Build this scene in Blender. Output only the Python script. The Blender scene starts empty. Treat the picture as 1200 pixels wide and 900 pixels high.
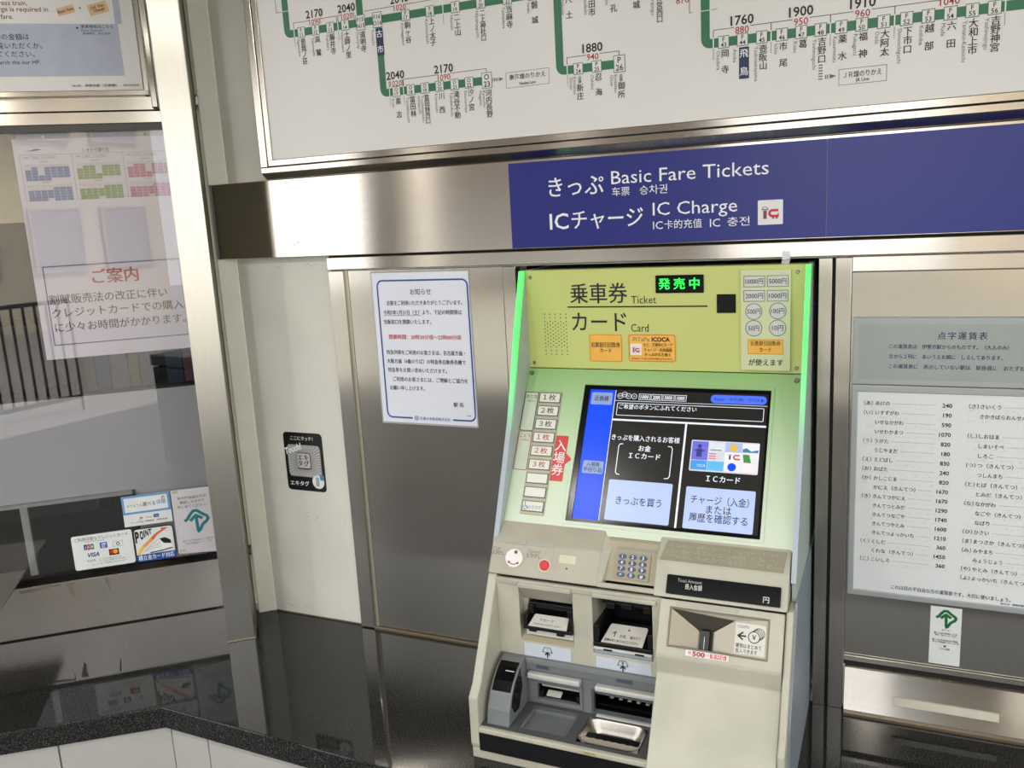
import bpy, bmesh, math, random
from mathutils import Vector, Matrix
random.seed(7)
PI = math.pi
S = bpy.context.scene
COL = S.collection

# ------------------------------------------------------------------ camera
def vec(*a): return Vector(a)
cam_d = bpy.data.cameras.new('camera')
cam_d.sensor_fit = 'HORIZONTAL'; cam_d.sensor_width = 36.0
cam_d.lens = 36.0 * 1014.447 / 1200.0
cam_d.clip_start = 0.05; cam_d.clip_end = 200
cam = bpy.data.objects.new('camera', cam_d); COL.objects.link(cam)
rt = vec(0.91444613, 0.40110724, -0.05386328); up = vec(-0.03031477, 0.20056548, 0.97920297)
fw = vec(-0.40357067, 0.89379552, -0.19560238)
cam.matrix_world = Matrix(((rt.x, up.x, -fw.x, 0.0), (rt.y, up.y, -fw.y, -2.04851329),
                           (rt.z, up.z, -fw.z, 1.22141605), (0, 0, 0, 1)))
S.camera = cam

# ------------------------------------------------------------------ light
w = bpy.data.worlds.new('overcast_sky'); S.world = w; w.use_nodes = True
nt = w.node_tree; nt.nodes.clear()
wo = nt.nodes.new('ShaderNodeOutputWorld'); bg = nt.nodes.new('ShaderNodeBackground')
tc = nt.nodes.new('ShaderNodeTexCoord'); sx = nt.nodes.new('ShaderNodeSeparateXYZ')
cr = nt.nodes.new('ShaderNodeValToRGB')
cr.color_ramp.elements[0].position = 0.45; cr.color_ramp.elements[0].color = (1.0, 0.985, 0.965, 1)
cr.color_ramp.elements[1].position = 1.0; cr.color_ramp.elements[1].color = (0.84, 0.90, 1.0, 1)
mr = nt.nodes.new('ShaderNodeMapRange'); mr.inputs[1].default_value = -1; mr.inputs[2].default_value = 1
nt.links.new(tc.outputs['Generated'], sx.inputs[0]); nt.links.new(sx.outputs[2], mr.inputs[0])
nt.links.new(mr.outputs[0], cr.inputs[0]); nt.links.new(cr.outputs[0], bg.inputs[0])
bg.inputs[1].default_value = 1.9
nt.links.new(bg.outputs[0], wo.inputs[0])
sun_d = bpy.data.lights.new('sun', 'SUN'); sun_d.energy = 4.2; sun_d.angle = 0.02; sun_d.color = (1, 0.96, 0.9)
sun = bpy.data.objects.new('sun', sun_d); COL.objects.link(sun)
sun.rotation_euler = (math.radians(-38), math.radians(14), 0)
sun.location = (0, 3, 8)
def lamp(name, x, y, z, r, e, col=(1, 0.96, 0.9)):
    d = bpy.data.lights.new(name, 'AREA'); d.shape = 'DISK'; d.size = r * 2; d.energy = e; d.color = col
    o = bpy.data.objects.new(name, d); COL.objects.link(o); o.location = (x, y, z); return o
for lx in (-2.9, -1.488, -0.08, 1.33): lamp('downlight_bulb', lx, -2.076, 2.285, 0.05, 9.0)
lamp('office_fill', -2.3, 1.0, 2.15, 0.35, 16.0)  # unseen fill light added to brighten the office behind the glass
S.view_settings.view_transform = 'Standard'; S.view_settings.look = 'None'
S.view_settings.gamma = 1; S.view_settings.use_curve_mapping = False
S.view_settings.exposure = 0.62

# ------------------------------------------------------------------ materials
def lin(c):
    return tuple(((x / 255) / 12.92 if x / 255 <= 0.04045 else ((x / 255 + 0.055) / 1.055) ** 2.4) for x in c) + (1,)
MATS = {}
def mat(name, rgb=(200, 200, 200), rough=0.5, metal=0.0, var=0.04, scale=30, stretch=(1, 1, 1), bump=0.0,
        rvar=0.0, coat=0.0, emit=0.0, spec=0.5):
    if name in MATS: return MATS[name]
    m = bpy.data.materials.new(name); m.use_nodes = True; t = m.node_tree; n = t.nodes; l = t.links
    b = n['Principled BSDF']; c = lin(rgb)
    b.inputs['Roughness'].default_value = rough; b.inputs['Metallic'].default_value = metal
    b.inputs['Specular IOR Level'].default_value = spec
    b.inputs['Coat Weight'].default_value = coat
    if coat: b.inputs['Coat Roughness'].default_value = 0.05
    g = n.new('ShaderNodeNewGeometry'); mp = n.new('ShaderNodeMapping'); mp.inputs['Scale'].default_value = stretch
    l.new(g.outputs['Position'], mp.inputs[0])
    no = n.new('ShaderNodeTexNoise'); no.inputs['Scale'].default_value = scale; no.inputs['Detail'].default_value = 4
    l.new(mp.outputs[0], no.inputs[0])
    r = n.new('ShaderNodeValToRGB'); r.color_ramp.elements[0].position = 0.3; r.color_ramp.elements[1].position = 0.7
    r.color_ramp.elements[0].color = tuple(max(0, x * (1 - var)) for x in c[:3]) + (1,)
    r.color_ramp.elements[1].color = tuple(min(1, x * (1 + var)) for x in c[:3]) + (1,)
    l.new(no.outputs[0], r.inputs[0]); l.new(r.outputs[0], b.inputs['Base Color'])
    if rvar:
        q = n.new('ShaderNodeMapRange'); q.inputs[3].default_value = max(0, rough - rvar); q.inputs[4].default_value = rough + rvar
        q.inputs[1].default_value = 0.3; q.inputs[2].default_value = 0.7
        l.new(no.outputs[0], q.inputs[0]); l.new(q.outputs[0], b.inputs['Roughness'])
    if bump:
        bp = n.new('ShaderNodeBump'); bp.inputs['Strength'].default_value = bump; bp.inputs['Distance'].default_value = 0.001
        l.new(no.outputs[0], bp.inputs['Height']); l.new(bp.outputs[0], b.inputs['Normal'])
    if emit:
        l.new(r.outputs[0], b.inputs['Emission Color']); b.inputs['Emission Strength'].default_value = emit
    MATS[name] = m; return m

def steel(name, rgb, rough, stretch, bump=0.012, var=0.06, aniso=None):
    """brushed stainless: fine stretched grain plus broad smudges in the roughness"""
    m = mat(name, rgb, rough, 1.0, var, 22, stretch, bump, 0.04)
    t = m.node_tree; n = t.nodes; l = t.links; b = n['Principled BSDF']
    g = n.new('ShaderNodeNewGeometry'); s = n.new('ShaderNodeTexNoise'); s.inputs['Scale'].default_value = 3; s.inputs['Detail'].default_value = 3
    l.new(g.outputs['Position'], s.inputs[0])
    q = n.new('ShaderNodeMapRange'); q.inputs[1].default_value = 0.1; q.inputs[2].default_value = 0.9
    q.inputs[3].default_value = rough - 0.015; q.inputs[4].default_value = rough + 0.03
    l.new(s.outputs[0], q.inputs[0]); l.new(q.outputs[0], b.inputs['Roughness'])
    if aniso:
        b.inputs['Anisotropic'].default_value = 0.9
        c = n.new('ShaderNodeCombineXYZ'); c.inputs[2].default_value = 1.0
        if aniso == 'h': l.new(c.outputs[0], b.inputs['Tangent'])
        else:
            x = n.new('ShaderNodeVectorMath'); x.operation = 'CROSS_PRODUCT'
            l.new(g.outputs['True Normal'], x.inputs[0]); l.new(c.outputs[0], x.inputs[1]); l.new(x.outputs[0], b.inputs['Tangent'])
    return m
st_h = steel('brushed_steel_horizontal', (205, 199, 190), 0.15, (0.6, 0.6, 60), aniso='h')
st_v = steel('brushed_steel_vertical', (184, 179, 168), 0.15, (60, 60, 0.6), aniso='v')
st_post = steel('brushed_steel_post', (214, 210, 200), 0.33, (60, 60, 0.8), aniso='v')
st_p = steel('polished_steel', (190, 184, 174), 0.3, (5, 5, 5), 0.02)
st_f = steel('frame_steel', (192, 185, 174), 0.15, (0.6, 0.6, 60), 0.03, aniso='h')
alu = mat('satin_aluminium', (176, 178, 178), 0.42, 0.85, 0.03, 60)
white_wall = mat('painted_wall', (214, 213, 203), 0.55, 0, 0.05, 6, bump=0.05)
cream_strip = mat('painted_pilaster', (224, 224, 206), 0.5, 0, 0.05, 9, bump=0.08)
board_w = mat('board_white', (226, 225, 222), 0.35, 0, 0.012, 3)
paper_w = mat('paper_white', (226, 230, 240), 0.35, 0, 0.015, 4, coat=0.3)
black = mat('black_print', (26, 26, 28), 0.5, 0, 0.05)
grey_t = mat('grey_print', (105, 105, 108), 0.5)
red_t = mat('red_print', (168, 26, 40), 0.5)
navy = mat('navy_print', (30, 42, 84), 0.45)
green_l = mat('route_green', (38, 112, 76), 0.4)
blue_s = mat('sign_blue', (20, 32, 122), 0.3, 0, 0.03, 2)
white_t = mat('white_print', (238, 240, 245), 0.45)
blue_b = mat('border_blue', (24, 70, 150), 0.4)
dark = mat('dark_gap', (20, 19, 18), 0.7)
cream = mat('machine_cream', (182, 180, 163), 0.38, 0, 0.09, 9, bump=0.03)
cream2 = mat('machine_beige', (174, 169, 152), 0.4, 0, 0.09, 9, bump=0.04)
cream3 = mat('machine_dark_beige', (166, 158, 134), 0.45, 0, 0.05, 12)
blue_grey = mat('machine_side_grey', (132, 142, 150), 0.35, 0, 0.04, 8)
grey_u = mat('tray_grey', (112, 116, 117), 0.42, 0, 0.05, 15)
grey_d = mat('tray_dark_grey', (78, 81, 82), 0.5, 0, 0.05, 15)
blk = mat('black_plastic', (18, 18, 19), 0.3, 0, 0.1, 20)
blk_gl = mat('black_gloss', (10, 10, 11), 0.16, 0, 0.05, 20, spec=0.2)
silver = mat('silver_plastic', (198, 198, 192), 0.35, 0.1, 0.03, 20)
label_bl = mat('label_pale_blue', (196, 204, 214), 0.45)
label_g = mat('label_grey_beige', (150, 145, 126), 0.45, 0, 0.06, 40)
yellow = mat('header_yellow_green', (198, 206, 122), 0.35, 0, 0.02, 3)
plate_y = mat('pale_plate', (206, 214, 168), 0.3, 0, 0.02, 5, coat=0.4)
plate_s = mat('button_face', (222, 224, 214), 0.35, 0, 0.02, 20)
orange = mat('orange_label', (240, 182, 74), 0.4)
orange_e = mat('orange_edge', (206, 140, 50), 0.4)
red_p = mat('red_plastic', (204, 40, 34), 0.35)
blue_k = mat('key_blue', (52, 78, 112), 0.4)
teal = mat('teal_print', (28, 122, 130), 0.4)
green_p = mat('green_print', (20, 108, 52), 0.4)
screw_m = mat('screw_steel', (150, 148, 138), 0.3, 1.0, 0.05)
tape_m = mat('clear_tape', (210, 216, 222), 0.15, 0, 0.05, 30, coat=0.5)
lavender = mat('notice_paper', (222, 214, 226), 0.4, 0, 0.02, 4)
lav_dk = mat('notice_paper_band', (172, 168, 172), 0.4, 0, 0.02, 4)
frost = mat('frosted_board', (178, 178, 182), 0.45, 0, 0.03, 3)
serif = mat('brownish_print', (58, 52, 54), 0.5)
# lit things
scr_bk = mat('screen_black', (42, 41, 38), 0.2, 0, 0.01, 5, emit=0.0, spec=0.25)
scr_bl = mat('screen_blue', (18, 66, 216), 0.25, 0, 0.02, 5, emit=0.4, spec=0.15)
scr_lt = mat('screen_button', (170, 186, 232), 0.25, 0, 0.02, 5, emit=0.22, spec=0.15)
scr_gr = mat('screen_grey', (136, 158, 204), 0.25, 0, 0.02, 5, emit=0.15, spec=0.15)
scr_wh = mat('screen_white', (226, 232, 246), 0.3, 0, 0.01, 5, emit=0.2)
led_g = mat('led_green', (30, 255, 80), 0.4, 0, 0.02, 5, emit=1.0)
def led_strip_mat():
    m = mat('side_light_strip', (168, 180, 184), 0.3, 0, 0.02, 5)
    t = m.node_tree; n = t.nodes; l = t.links; b = n['Principled BSDF']
    g = n.new('ShaderNodeNewGeometry'); s = n.new('ShaderNodeSeparateXYZ'); q = n.new('ShaderNodeMapRange')
    l.new(g.outputs['Position'], s.inputs[0]); l.new(s.outputs[2], q.inputs[0])
    q.inputs[1].default_value = 0.68; q.inputs[2].default_value = 0.93; q.inputs[3].default_value = 0; q.inputs[4].default_value = 0.7
    b.inputs['Emission Color'].default_value = lin((30, 250, 70)); l.new(q.outputs[0], b.inputs['Emission Strength'])
    mx = n.new('ShaderNodeMix'); mx.data_type = 'RGBA'
    l.new(q.outputs[0], mx.inputs[0]); mx.inputs[6].default_value = lin((168, 180, 190)); mx.inputs[7].default_value = lin((30, 200, 70))
    l.new(mx.outputs[2], b.inputs['Base Color'])
    return m
led_strip = led_strip_mat()
def fade_mat():
    """colour gradient of the screen surround: pale green at the top, near white below"""
    m = mat('surround_green', (170, 204, 150), 0.35, 0, 0.02, 5)
    t = m.node_tree; n = t.nodes; l = t.links; b = n['Principled BSDF']
    g = n.new('ShaderNodeNewGeometry'); s = n.new('ShaderNodeSeparateXYZ'); q = n.new('ShaderNodeMapRange')
    l.new(g.outputs['Position'], s.inputs[0]); l.new(s.outputs[2], q.inputs[0])
    q.inputs[1].default_value = 0.5; q.inputs[2].default_value = 0.84
    r = n.new('ShaderNodeValToRGB'); r.color_ramp.elements[0].color = lin((208, 220, 200)); r.color_ramp.elements[1].color = lin((140, 184, 112))
    e = r.color_ramp.elements.new(0.45); e.color = lin((194, 216, 180))
    l.new(q.outputs[0], r.inputs[0]); l.new(r.outputs[0], b.inputs['Base Color'])
    return m
fade = fade_mat()
def granite_mat():
    m = bpy.data.materials.new('black_granite'); m.use_nodes = True; t = m.node_tree; n = t.nodes; l = t.links
    b = n['Principled BSDF']; g = n.new('ShaderNodeNewGeometry')
    v = n.new('ShaderNodeTexNoise'); v.inputs['Scale'].default_value = 420; v.inputs['Detail'].default_value = 2
    v2 = n.new('ShaderNodeTexNoise'); v2.inputs['Scale'].default_value = 14; v2.inputs['Detail'].default_value = 4
    l.new(g.outputs['Position'], v.inputs[0]); l.new(g.outputs['Position'], v2.inputs[0])
    r = n.new('ShaderNodeValToRGB'); e = r.color_ramp.elements
    e[0].position = 0.42; e[0].color = (0.008, 0.008, 0.008, 1); e[1].position = 0.75; e[1].color = (0.14, 0.143, 0.135, 1)
    k = e.new(0.56); k.color = (0.022, 0.022, 0.020, 1)
    l.new(v.outputs[0], r.inputs[0]); l.new(r.outputs[0], b.inputs['Base Color'])
    q = n.new('ShaderNodeMapRange'); q.inputs[1].default_value = 0.3; q.inputs[2].default_value = 0.7; q.inputs[3].default_value = 0.03; q.inputs[4].default_value = 0.07
    l.new(v2.outputs[0], q.inputs[0]); l.new(q.outputs[0], b.inputs['Roughness'])
    b.inputs['Specular IOR Level'].default_value = 0.32
    return m
granite = granite_mat()
def glass_mat(name='window_glass', tint=(0.93, 0.93, 0.93)):
    m = bpy.data.materials.new(name); m.use_nodes = True; t = m.node_tree; n = t.nodes; l = t.links
    n.remove(n['Principled BSDF']); o = n['Material Output']
    tr = n.new('ShaderNodeBsdfTransparent'); tr.inputs[0].default_value = (*tint, 1)
    gl = n.new('ShaderNodeBsdfGlossy'); gl.inputs['Roughness'].default_value = 0.01
    lw = n.new('ShaderNodeLayerWeight'); lw.inputs[0].default_value = 0.5
    f = n.new('ShaderNodeMath'); f.operation = 'POWER'; f.inputs[1].default_value = 4.0; l.new(lw.outputs['Facing'], f.inputs[0])
    no = n.new('ShaderNodeTexNoise'); no.inputs['Scale'].default_value = 3
    g = n.new('ShaderNodeNewGeometry'); l.new(g.outputs['Position'], no.inputs[0])
    a = n.new('ShaderNodeMath'); a.operation = 'MULTIPLY_ADD'; a.inputs[1].default_value = 0.03; l.new(no.outputs[0], a.inputs[0])
    a.inputs[2].default_value = 0.065
    ad = n.new('ShaderNodeMath'); ad.operation = 'ADD'; l.new(a.outputs[0], ad.inputs[0]); l.new(f.outputs[0], ad.inputs[1])
    mx = n.new('ShaderNodeMixShader'); l.new(ad.outputs[0], mx.inputs[0]); l.new(tr.outputs[0], mx.inputs[1]); l.new(gl.outputs[0], mx.inputs[2])
    l.new(mx.outputs[0], o.inputs[0])
    return m
glass = glass_mat()

# ------------------------------------------------------------------ helpers
class Fr:
    """a local frame: u to the right, v up, n out of the surface"""
    def __init__(s, o, u, v):
        s.o = Vector(o); s.u = Vector(u).normalized(); s.v = Vector(v).normalized(); s.n = s.u.cross(s.v)
    def p(s, a, b, c=0.0): return s.o + s.u * a + s.v * b + s.n * c
W = Fr((0, 0, 0), (1, 0, 0), (0, 0, 1))                    # main wall: v = z, n towards the viewer
PHI = math.radians(39.8526)
L = Fr((-1.989, -0.033, 0), (math.cos(PHI), math.sin(PHI), 0), (0, 0, 1))   # ticket office window wall
G = Fr((0, -0.055, 0.829), (1, 0, 0), (0, 0.204, 0.332))   # sloping screen surround, s = -v
C = Fr((0, -0.303, 0.460), (1, 0, 0), (0, 0.04, 0.07))     # console front
T = Fr((0, -0.25, 0.50), (1, 0, 0), (0, 0.053, 0.04))      # console top
B = Fr((0, -0.343, 0.39), (1, 0, 0), (0, 0.117, 0.217))    # lower body front
Y = Fr((0, -0.05, 0), (1, 0, 0), (0, 0, 1))                # yellow header panel
V = Fr((0, -0.345, 0), (1, 0, 0), (0, 0, 1))               # slot panel

class M:
    def __init__(s): s.v = []; s.f = []
    def add(s, vs, fs):
        b = len(s.v); s.v += [tuple(x) for x in vs]; s.f += [tuple(i + b for i in f) for f in fs]; return s
    def box(s, F, u0, u1, v0, v1, n0, n1):
        P = [F.p(a, b, c) for c in (n0, n1) for b in (v0, v1) for a in (u0, u1)]
        return s.add(P, [(0, 2, 3, 1), (4, 5, 7, 6), (0, 1, 5, 4), (2, 6, 7, 3), (0, 4, 6, 2), (1, 3, 7, 5)])
    def prism(s, F, pts, n0, n1):
        k = len(pts); P = [F.p(a, b, n0) for a, b in pts] + [F.p(a, b, n1) for a, b in pts]
        return s.add(P, [tuple(range(k))[::-1], tuple(range(k, 2 * k))] + [(i, (i + 1) % k, (i + 1) % k + k, i + k) for i in range(k)])
    def face(s, F, pts, n=0.0): return s.add([F.p(a, b, n) for a, b in pts], [tuple(range(len(pts)))])
    def rect(s, F, u0, u1, v0, v1, n=0.0): return s.face(F, [(u0, v0), (u1, v0), (u1, v1), (u0, v1)], n)
    def xprism(s, yz, x0, x1):
        k = len(yz); P = [(x0, y, z) for y, z in yz] + [(x1, y, z) for y, z in yz]
        return s.add(P, [tuple(range(k))[::-1], tuple(range(k, 2 * k))] + [(i, (i + 1) % k, (i + 1) % k + k, i + k) for i in range(k)])
    def line(s, F, a, b, w, n=0.0):
        d = Vector((b[0] - a[0], b[1] - a[1])); q = Vector((-d.y, d.x)).normalized() * w / 2
        return s.face(F, [(a[0] - q.x, a[1] - q.y), (b[0] - q.x, b[1] - q.y), (b[0] + q.x, b[1] + q.y), (a[0] + q.x, a[1] + q.y)], n)
    def path(s, F, pts, w, n=0.0, closed=False):
        """thick polyline with mitred corners"""
        k = len(pts); P = [Vector(p) for p in pts]; le = []; ri = []
        for i in range(k):
            a = P[i - 1] if (i or closed) else P[i]; c = P[(i + 1) % k] if (i < k - 1 or closed) else P[i]
            d1 = (P[i] - a); d2 = (c - P[i])
            d1 = d1.normalized() if d1.length > 1e-9 else d2.normalized(); d2 = d2.normalized() if d2.length > 1e-9 else d1
            t = (d1 + d2).normalized() if (d1 + d2).length > 1e-6 else d1; q = Vector((-t.y, t.x))
            m_ = w / 2 / max(0.3, q.dot(Vector((-d1.y, d1.x)))); le.append(P[i] + q * m_); ri.append(P[i] - q * m_)
        b = [F.p(p.x, p.y, n) for p in le + ri]
        return s.add(b, [(i, i + k, (i + 1) % k + k, (i + 1) % k) for i in range(k if closed else k - 1)])
    def cyl(s, F, u, v, r, n0, n1, k=20, r1=None, ry=None):
        r1 = r if r1 is None else r1; e = 1 if ry is None else ry / r
        P = [F.p(u + r * math.cos(2 * PI * i / k), v + e * r * math.sin(2 * PI * i / k), n0) for i in range(k)] + \
            [F.p(u + r1 * math.cos(2 * PI * i / k), v + e * r1 * math.sin(2 * PI * i / k), n1) for i in range(k)]
        return s.add(P, [tuple(range(k))[::-1], tuple(range(k, 2 * k))] + [(i, (i + 1) % k, (i + 1) % k + k, i + k) for i in range(k)])
    def disc(s, F, u, v, r, n=0.0, k=20, ry=None):
        ry = r if ry is None else ry
        return s.face(F, [(u + r * math.cos(2 * PI * i / k), v + ry * math.sin(2 * PI * i / k)) for i in range(k)], n)
    def ring(s, F, u, v, r, w, n=0.0, k=24, a0=0, a1=2 * PI):
        cl = abs(a1 - a0 - 2 * PI) < 1e-6; kk = k if cl else k + 1
        return s.path(F, [(u + r * math.cos(a0 + (a1 - a0) * i / k), v + r * math.sin(a0 + (a1 - a0) * i / k)) for i in range(kk)], w, n, cl)
    def holed(s, F, u0, u1, v0, v1, holes, n0, n1):
        us = sorted({u0, u1, *[h[0] for h in holes], *[h[1] for h in holes]}); vs = sorted({v0, v1, *[h[2] for h in holes], *[h[3] for h in holes]})
        fill = {}
        for i in range(len(us) - 1):
            for j in range(len(vs) - 1):
                a = (us[i] + us[i + 1]) / 2; b = (vs[j] + vs[j + 1]) / 2
                fill[i, j] = not any(h[0] < a < h[1] and h[2] < b < h[3] for h in holes)
        ix = {}
        def vi(i, j, c):
            if (i, j, c) not in ix: ix[i, j, c] = len(s.v); s.v.append(tuple(F.p(us[i], vs[j], n1 if c else n0)))
            return ix[i, j, c]
        for (i, j), ok in fill.items():
            if not ok: continue
            s.f.append((vi(i, j, 1), vi(i + 1, j, 1), vi(i + 1, j + 1, 1), vi(i, j + 1, 1)))
            s.f.append((vi(i, j, 0), vi(i, j + 1, 0), vi(i + 1, j + 1, 0), vi(i + 1, j, 0)))
            for di, dj, a, b in ((-1, 0, (i, j + 1), (i, j)), (1, 0, (i + 1, j), (i + 1, j + 1)), (0, -1, (i, j), (i + 1, j)), (0, 1, (i + 1, j + 1), (i, j + 1))):
                if not fill.get((i + di, j + dj), False):
                    s.f.append((vi(*a, 0), vi(*b, 0), vi(*b, 1), vi(*a, 1)))
        return s

def rr(u0, u1, v0, v1, r, k=4):
    out = []
    for cx, cy, a in ((u1 - r, v0 + r, -PI / 2), (u1 - r, v1 - r, 0), (u0 + r, v1 - r, PI / 2), (u0 + r, v0 + r, PI)):
        out += [(cx + r * math.cos(a + PI / 2 * i / k), cy + r * math.sin(a + PI / 2 * i / k)) for i in range(k + 1)]
    return out

def adopt(o, parent):
    if parent is None: return
    o.parent = parent
    r = parent; off = Vector(parent.location)
    while r.parent: r = r.parent
    if r is not parent: off = Vector(r.location)
    if parent is r: o.matrix_parent_inverse = Matrix.Translation(-off)
    else: o.matrix_parent_inverse = Matrix.Identity(4)
def part(name, m, material, parent=None, bevel=0, seg=2, smooth=False, label=None, origin=None, kind=None):
    me = bpy.data.meshes.new(name)
    me.from_pydata(m.v, [], m.f)
    if bevel or smooth:
        bm = bmesh.new(); bm.from_mesh(me)
        bmesh.ops.remove_doubles(bm, verts=bm.verts, dist=1e-6); bmesh.ops.recalc_face_normals(bm, faces=bm.faces)
        if bevel:
            es = [e for e in bm.edges if len(e.link_faces) == 2 and e.calc_face_angle(0) > 0.35]
            bmesh.ops.bevel(bm, geom=es, offset=bevel, segments=seg, profile=0.5, affect='EDGES', clamp_overlap=True)
        for f in bm.faces: f.smooth = smooth
        bm.to_mesh(me); bm.free()
        if smooth: me.set_sharp_from_angle(angle=0.6)
    me.materials.append(material)
    o = bpy.data.objects.new(name, me); COL.objects.link(o); adopt(o, parent)
    if label: o['label'] = label
    if kind: o['kind'] = kind
    return o
def thing(name, label, cat, loc, group=None):
    o = bpy.data.objects.new(name, None); COL.objects.link(o); o.location = loc; o.empty_display_size = 0.1
    o['label'] = label; o['category'] = cat
    if group: o['group'] = group
    return o
def struct(name, loc=(0, 0, 0)):
    o = bpy.data.objects.new(name, None); COL.objects.link(o); o.location = loc; o['kind'] = 'structure'; return o
def tag(o, label, cat, group=None):
    o['label'] = label; o['category'] = cat
    if group: o['group'] = group
    return o

SOLID = ('route_line', 'border', 'mark', 'white_rule')
_tc = {}
def glyphs(s, bold=0.0):
    dbl = bold > 0.008 and any(ord(ch) > 0x2FFF for ch in s)
    if dbl: dx = min(0.03, bold); bold = 0.0
    key = (s, bold, dx if dbl else 0)
    if key not in _tc:
        c = bpy.data.curves.new('t', 'FONT'); c.body = s; c.size = 1; c.resolution_u = 2; c.offset = bold
        o = bpy.data.objects.new('t', c); me = bpy.data.meshes.new_from_object(o)
        vs = [(v.co.x, v.co.y) for v in me.vertices]; fs = [tuple(p.vertices) for p in me.polygons]
        bpy.data.objects.remove(o); bpy.data.curves.remove(c); bpy.data.meshes.remove(me)
        if dbl:
            k = len(vs); vs = [(x - dx, y, 0.0) for x, y in vs] + [(x + dx, y + dx * 0.6, 0.00025) for x, y in vs]; fs = fs + [tuple(i + k for i in f) for f in fs]
        _tc[key] = (vs, fs)
    return _tc[key]
class Print:
    """flat print on one surface, one mesh per colour and part name"""
    def __init__(s, F, n=0.0006): s.F = F; s.n = n; s.g = {}
    def m(s, name, material): return s.g.setdefault((name, material.name), (M(), material))[0]
    def text(s, t, u, v, h, material=black, u1=None, al='l', rot=0.0, bold=0.0, name='lettering', dn=0.0, shear=0.0):
        vs, fs = glyphs(t, bold)
        if not vs: return
        cjk = any(ord(ch) > 0x2000 for ch in t); sc = h / (0.87 if cjk else 0.69)
        x0 = min(p[0] for p in vs); x1 = max(p[0] for p in vs); w_ = x1 - x0
        sxx = sc if u1 is None else (u1 - u) / w_
        if al == 'c': ox = -w_ * sxx / 2
        elif al == 'r': ox = -w_ * sxx
        else: ox = 0
        c_, s_ = math.cos(rot), math.sin(rot); out = []
        for vv in vs:
            x, y = vv[:2]; zz = vv[2] if len(vv) > 2 else 0.0
            a = (x - x0) * sxx + ox; b = (y - 0.35) * sc; a += b * shear
            out.append(s.F.p(u + a * c_ - b * s_, v + a * s_ + b * c_, s.n + dn + zz))
        s.m(name, material).add(out, fs)
    def vtext(s, t, u, vtop, size, pitch, material=black, bold=0.0, name='lettering', dn=0.0):
        for i, ch in enumerate(t):
            if ch == ' ': continue
            ch2 = {'ー': '｜'}.get(ch, ch)
            s.text(ch2, u, vtop - size / 2 - i * pitch, size, material, al='c', bold=bold, name=name, dn=dn)
    def flush(s, parent, labels={}):
        for (name, mn), (m, material) in s.g.items():
            part(name, m, material, parent, label=labels.get(mn), kind='stuff' if len(m.f) > 5 and name not in SOLID else None)

# ================================================================== the setting
ZF = -0.5; ZC = 2.3
st = struct('floor')
def pave_mat():
    m = bpy.data.materials.new('paving'); m.use_nodes = True; t = m.node_tree; n = t.nodes; l = t.links; b = n['Principled BSDF']
    g = n.new('ShaderNodeNewGeometry'); k = n.new('ShaderNodeTexBrick'); k.inputs['Scale'].default_value = 2.2; k.inputs['Mortar Size'].default_value = 0.012
    k.inputs['Color1'].default_value = lin((150, 147, 140)); k.inputs['Color2'].default_value = lin((164, 160, 152)); k.inputs['Mortar'].default_value = lin((100, 98, 94))
    l.new(g.outputs['Position'], k.inputs[0]); l.new(k.outputs[0], b.inputs['Base Color']); b.inputs['Roughness'].default_value = 0.6
    return m
dark_tile = mat('porch_floor', (40, 38, 35), 0.45, 0, 0.08, 8)
part('porch_floor', M().box(Fr((0, 0, 0), (1, 0, 0), (0, 1, 0)), -6, 6, -5.6, 2.9, ZF, ZF + 0.004), dark_tile, st)
floor = part('floor_slab', M().box(Fr((0, 0, 0), (1, 0, 0), (0, 1, 0)), -14, 14, -22, 3.0, ZF - 0.1, ZF), pave_mat(), st)
st = st2 = struct('ceiling')
part('ceiling_panel', M().box(Fr((0, 0, 0), (1, 0, 0), (0, 1, 0)), -4.5, 4.5, -2.9, 3.0, ZC, ZC + 0.12), mat('ceiling_white', (200, 198, 190), 0.7), st)
part('fascia', M().box(W, -4.5, 4.5, ZC - 0.18, ZC, 2.82, 2.9), mat('fascia_brown', (92, 84, 76), 0.5), st)

wall_f = struct('wall_front')
part('painted_panel', M().holed(W, -1.80, 2.6, 0, ZC, [(-0.90, -0.160, 0.0, 1.083)], -0.08, 0.0), white_wall, wall_f)
part('base_wall', M().box(W, -2.4, 2.6, ZF, 0.0, -0.08, -0.02), white_wall, wall_f)
part('machine_recess', M().box(W, -0.90, -0.160, 0.0, 1.083, -0.5, -0.49).box(W, -0.92, -0.90, 0, 1.083, -0.5, -0.08).box(W, -0.160, -0.14, 0, 1.083, -0.5, -0.08)
     .box(W, -0.90, -0.160, 1.083, 1.10, -0.5, -0.08), dark, wall_f)
wall_l = struct('wall_left')
part('pilaster', M().box(L, 0.109, 0.1665, 0, ZC, -0.15, 0.096), cream_strip, wall_l, bevel=0.004)
part('painted_panel', M().box(L, -0.0, 0.12, 0, ZC, -0.2, -0.012), cream_strip, wall_l)
part('base_wall', M().box(L, -2.4, 0.16, ZF, 0, -0.15, -0.02), white_wall, wall_l)
part('upper_panel', M().box(L, -2.4, 0.0, 1.57, ZC, -0.10, -0.006), st_h, wall_l)
part('end_wall', M().box(L, -2.6, -2.4, ZF, ZC, -0.2, 0.02), white_wall, wall_l)
stain = mat('rust_stain', (150, 120, 84), 0.6)
sm = M()
for k in range(26):
    a = random.uniform(-1.76, -1.49); b = random.choice([random.uniform(1.095, 1.12), random.uniform(0.02, 0.035), 0.33 + random.uniform(-0.004, 0.004)])
    wd = random.uniform(0.002, 0.010); hh = random.uniform(0.0006, 0.0018)
    sm.face(W, [(a, b), (a + wd, b + hh * 0.3), (a + wd * 1.2, b + hh), (a + wd * 0.2, b + hh * 1.1)], 0.0004)
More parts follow.
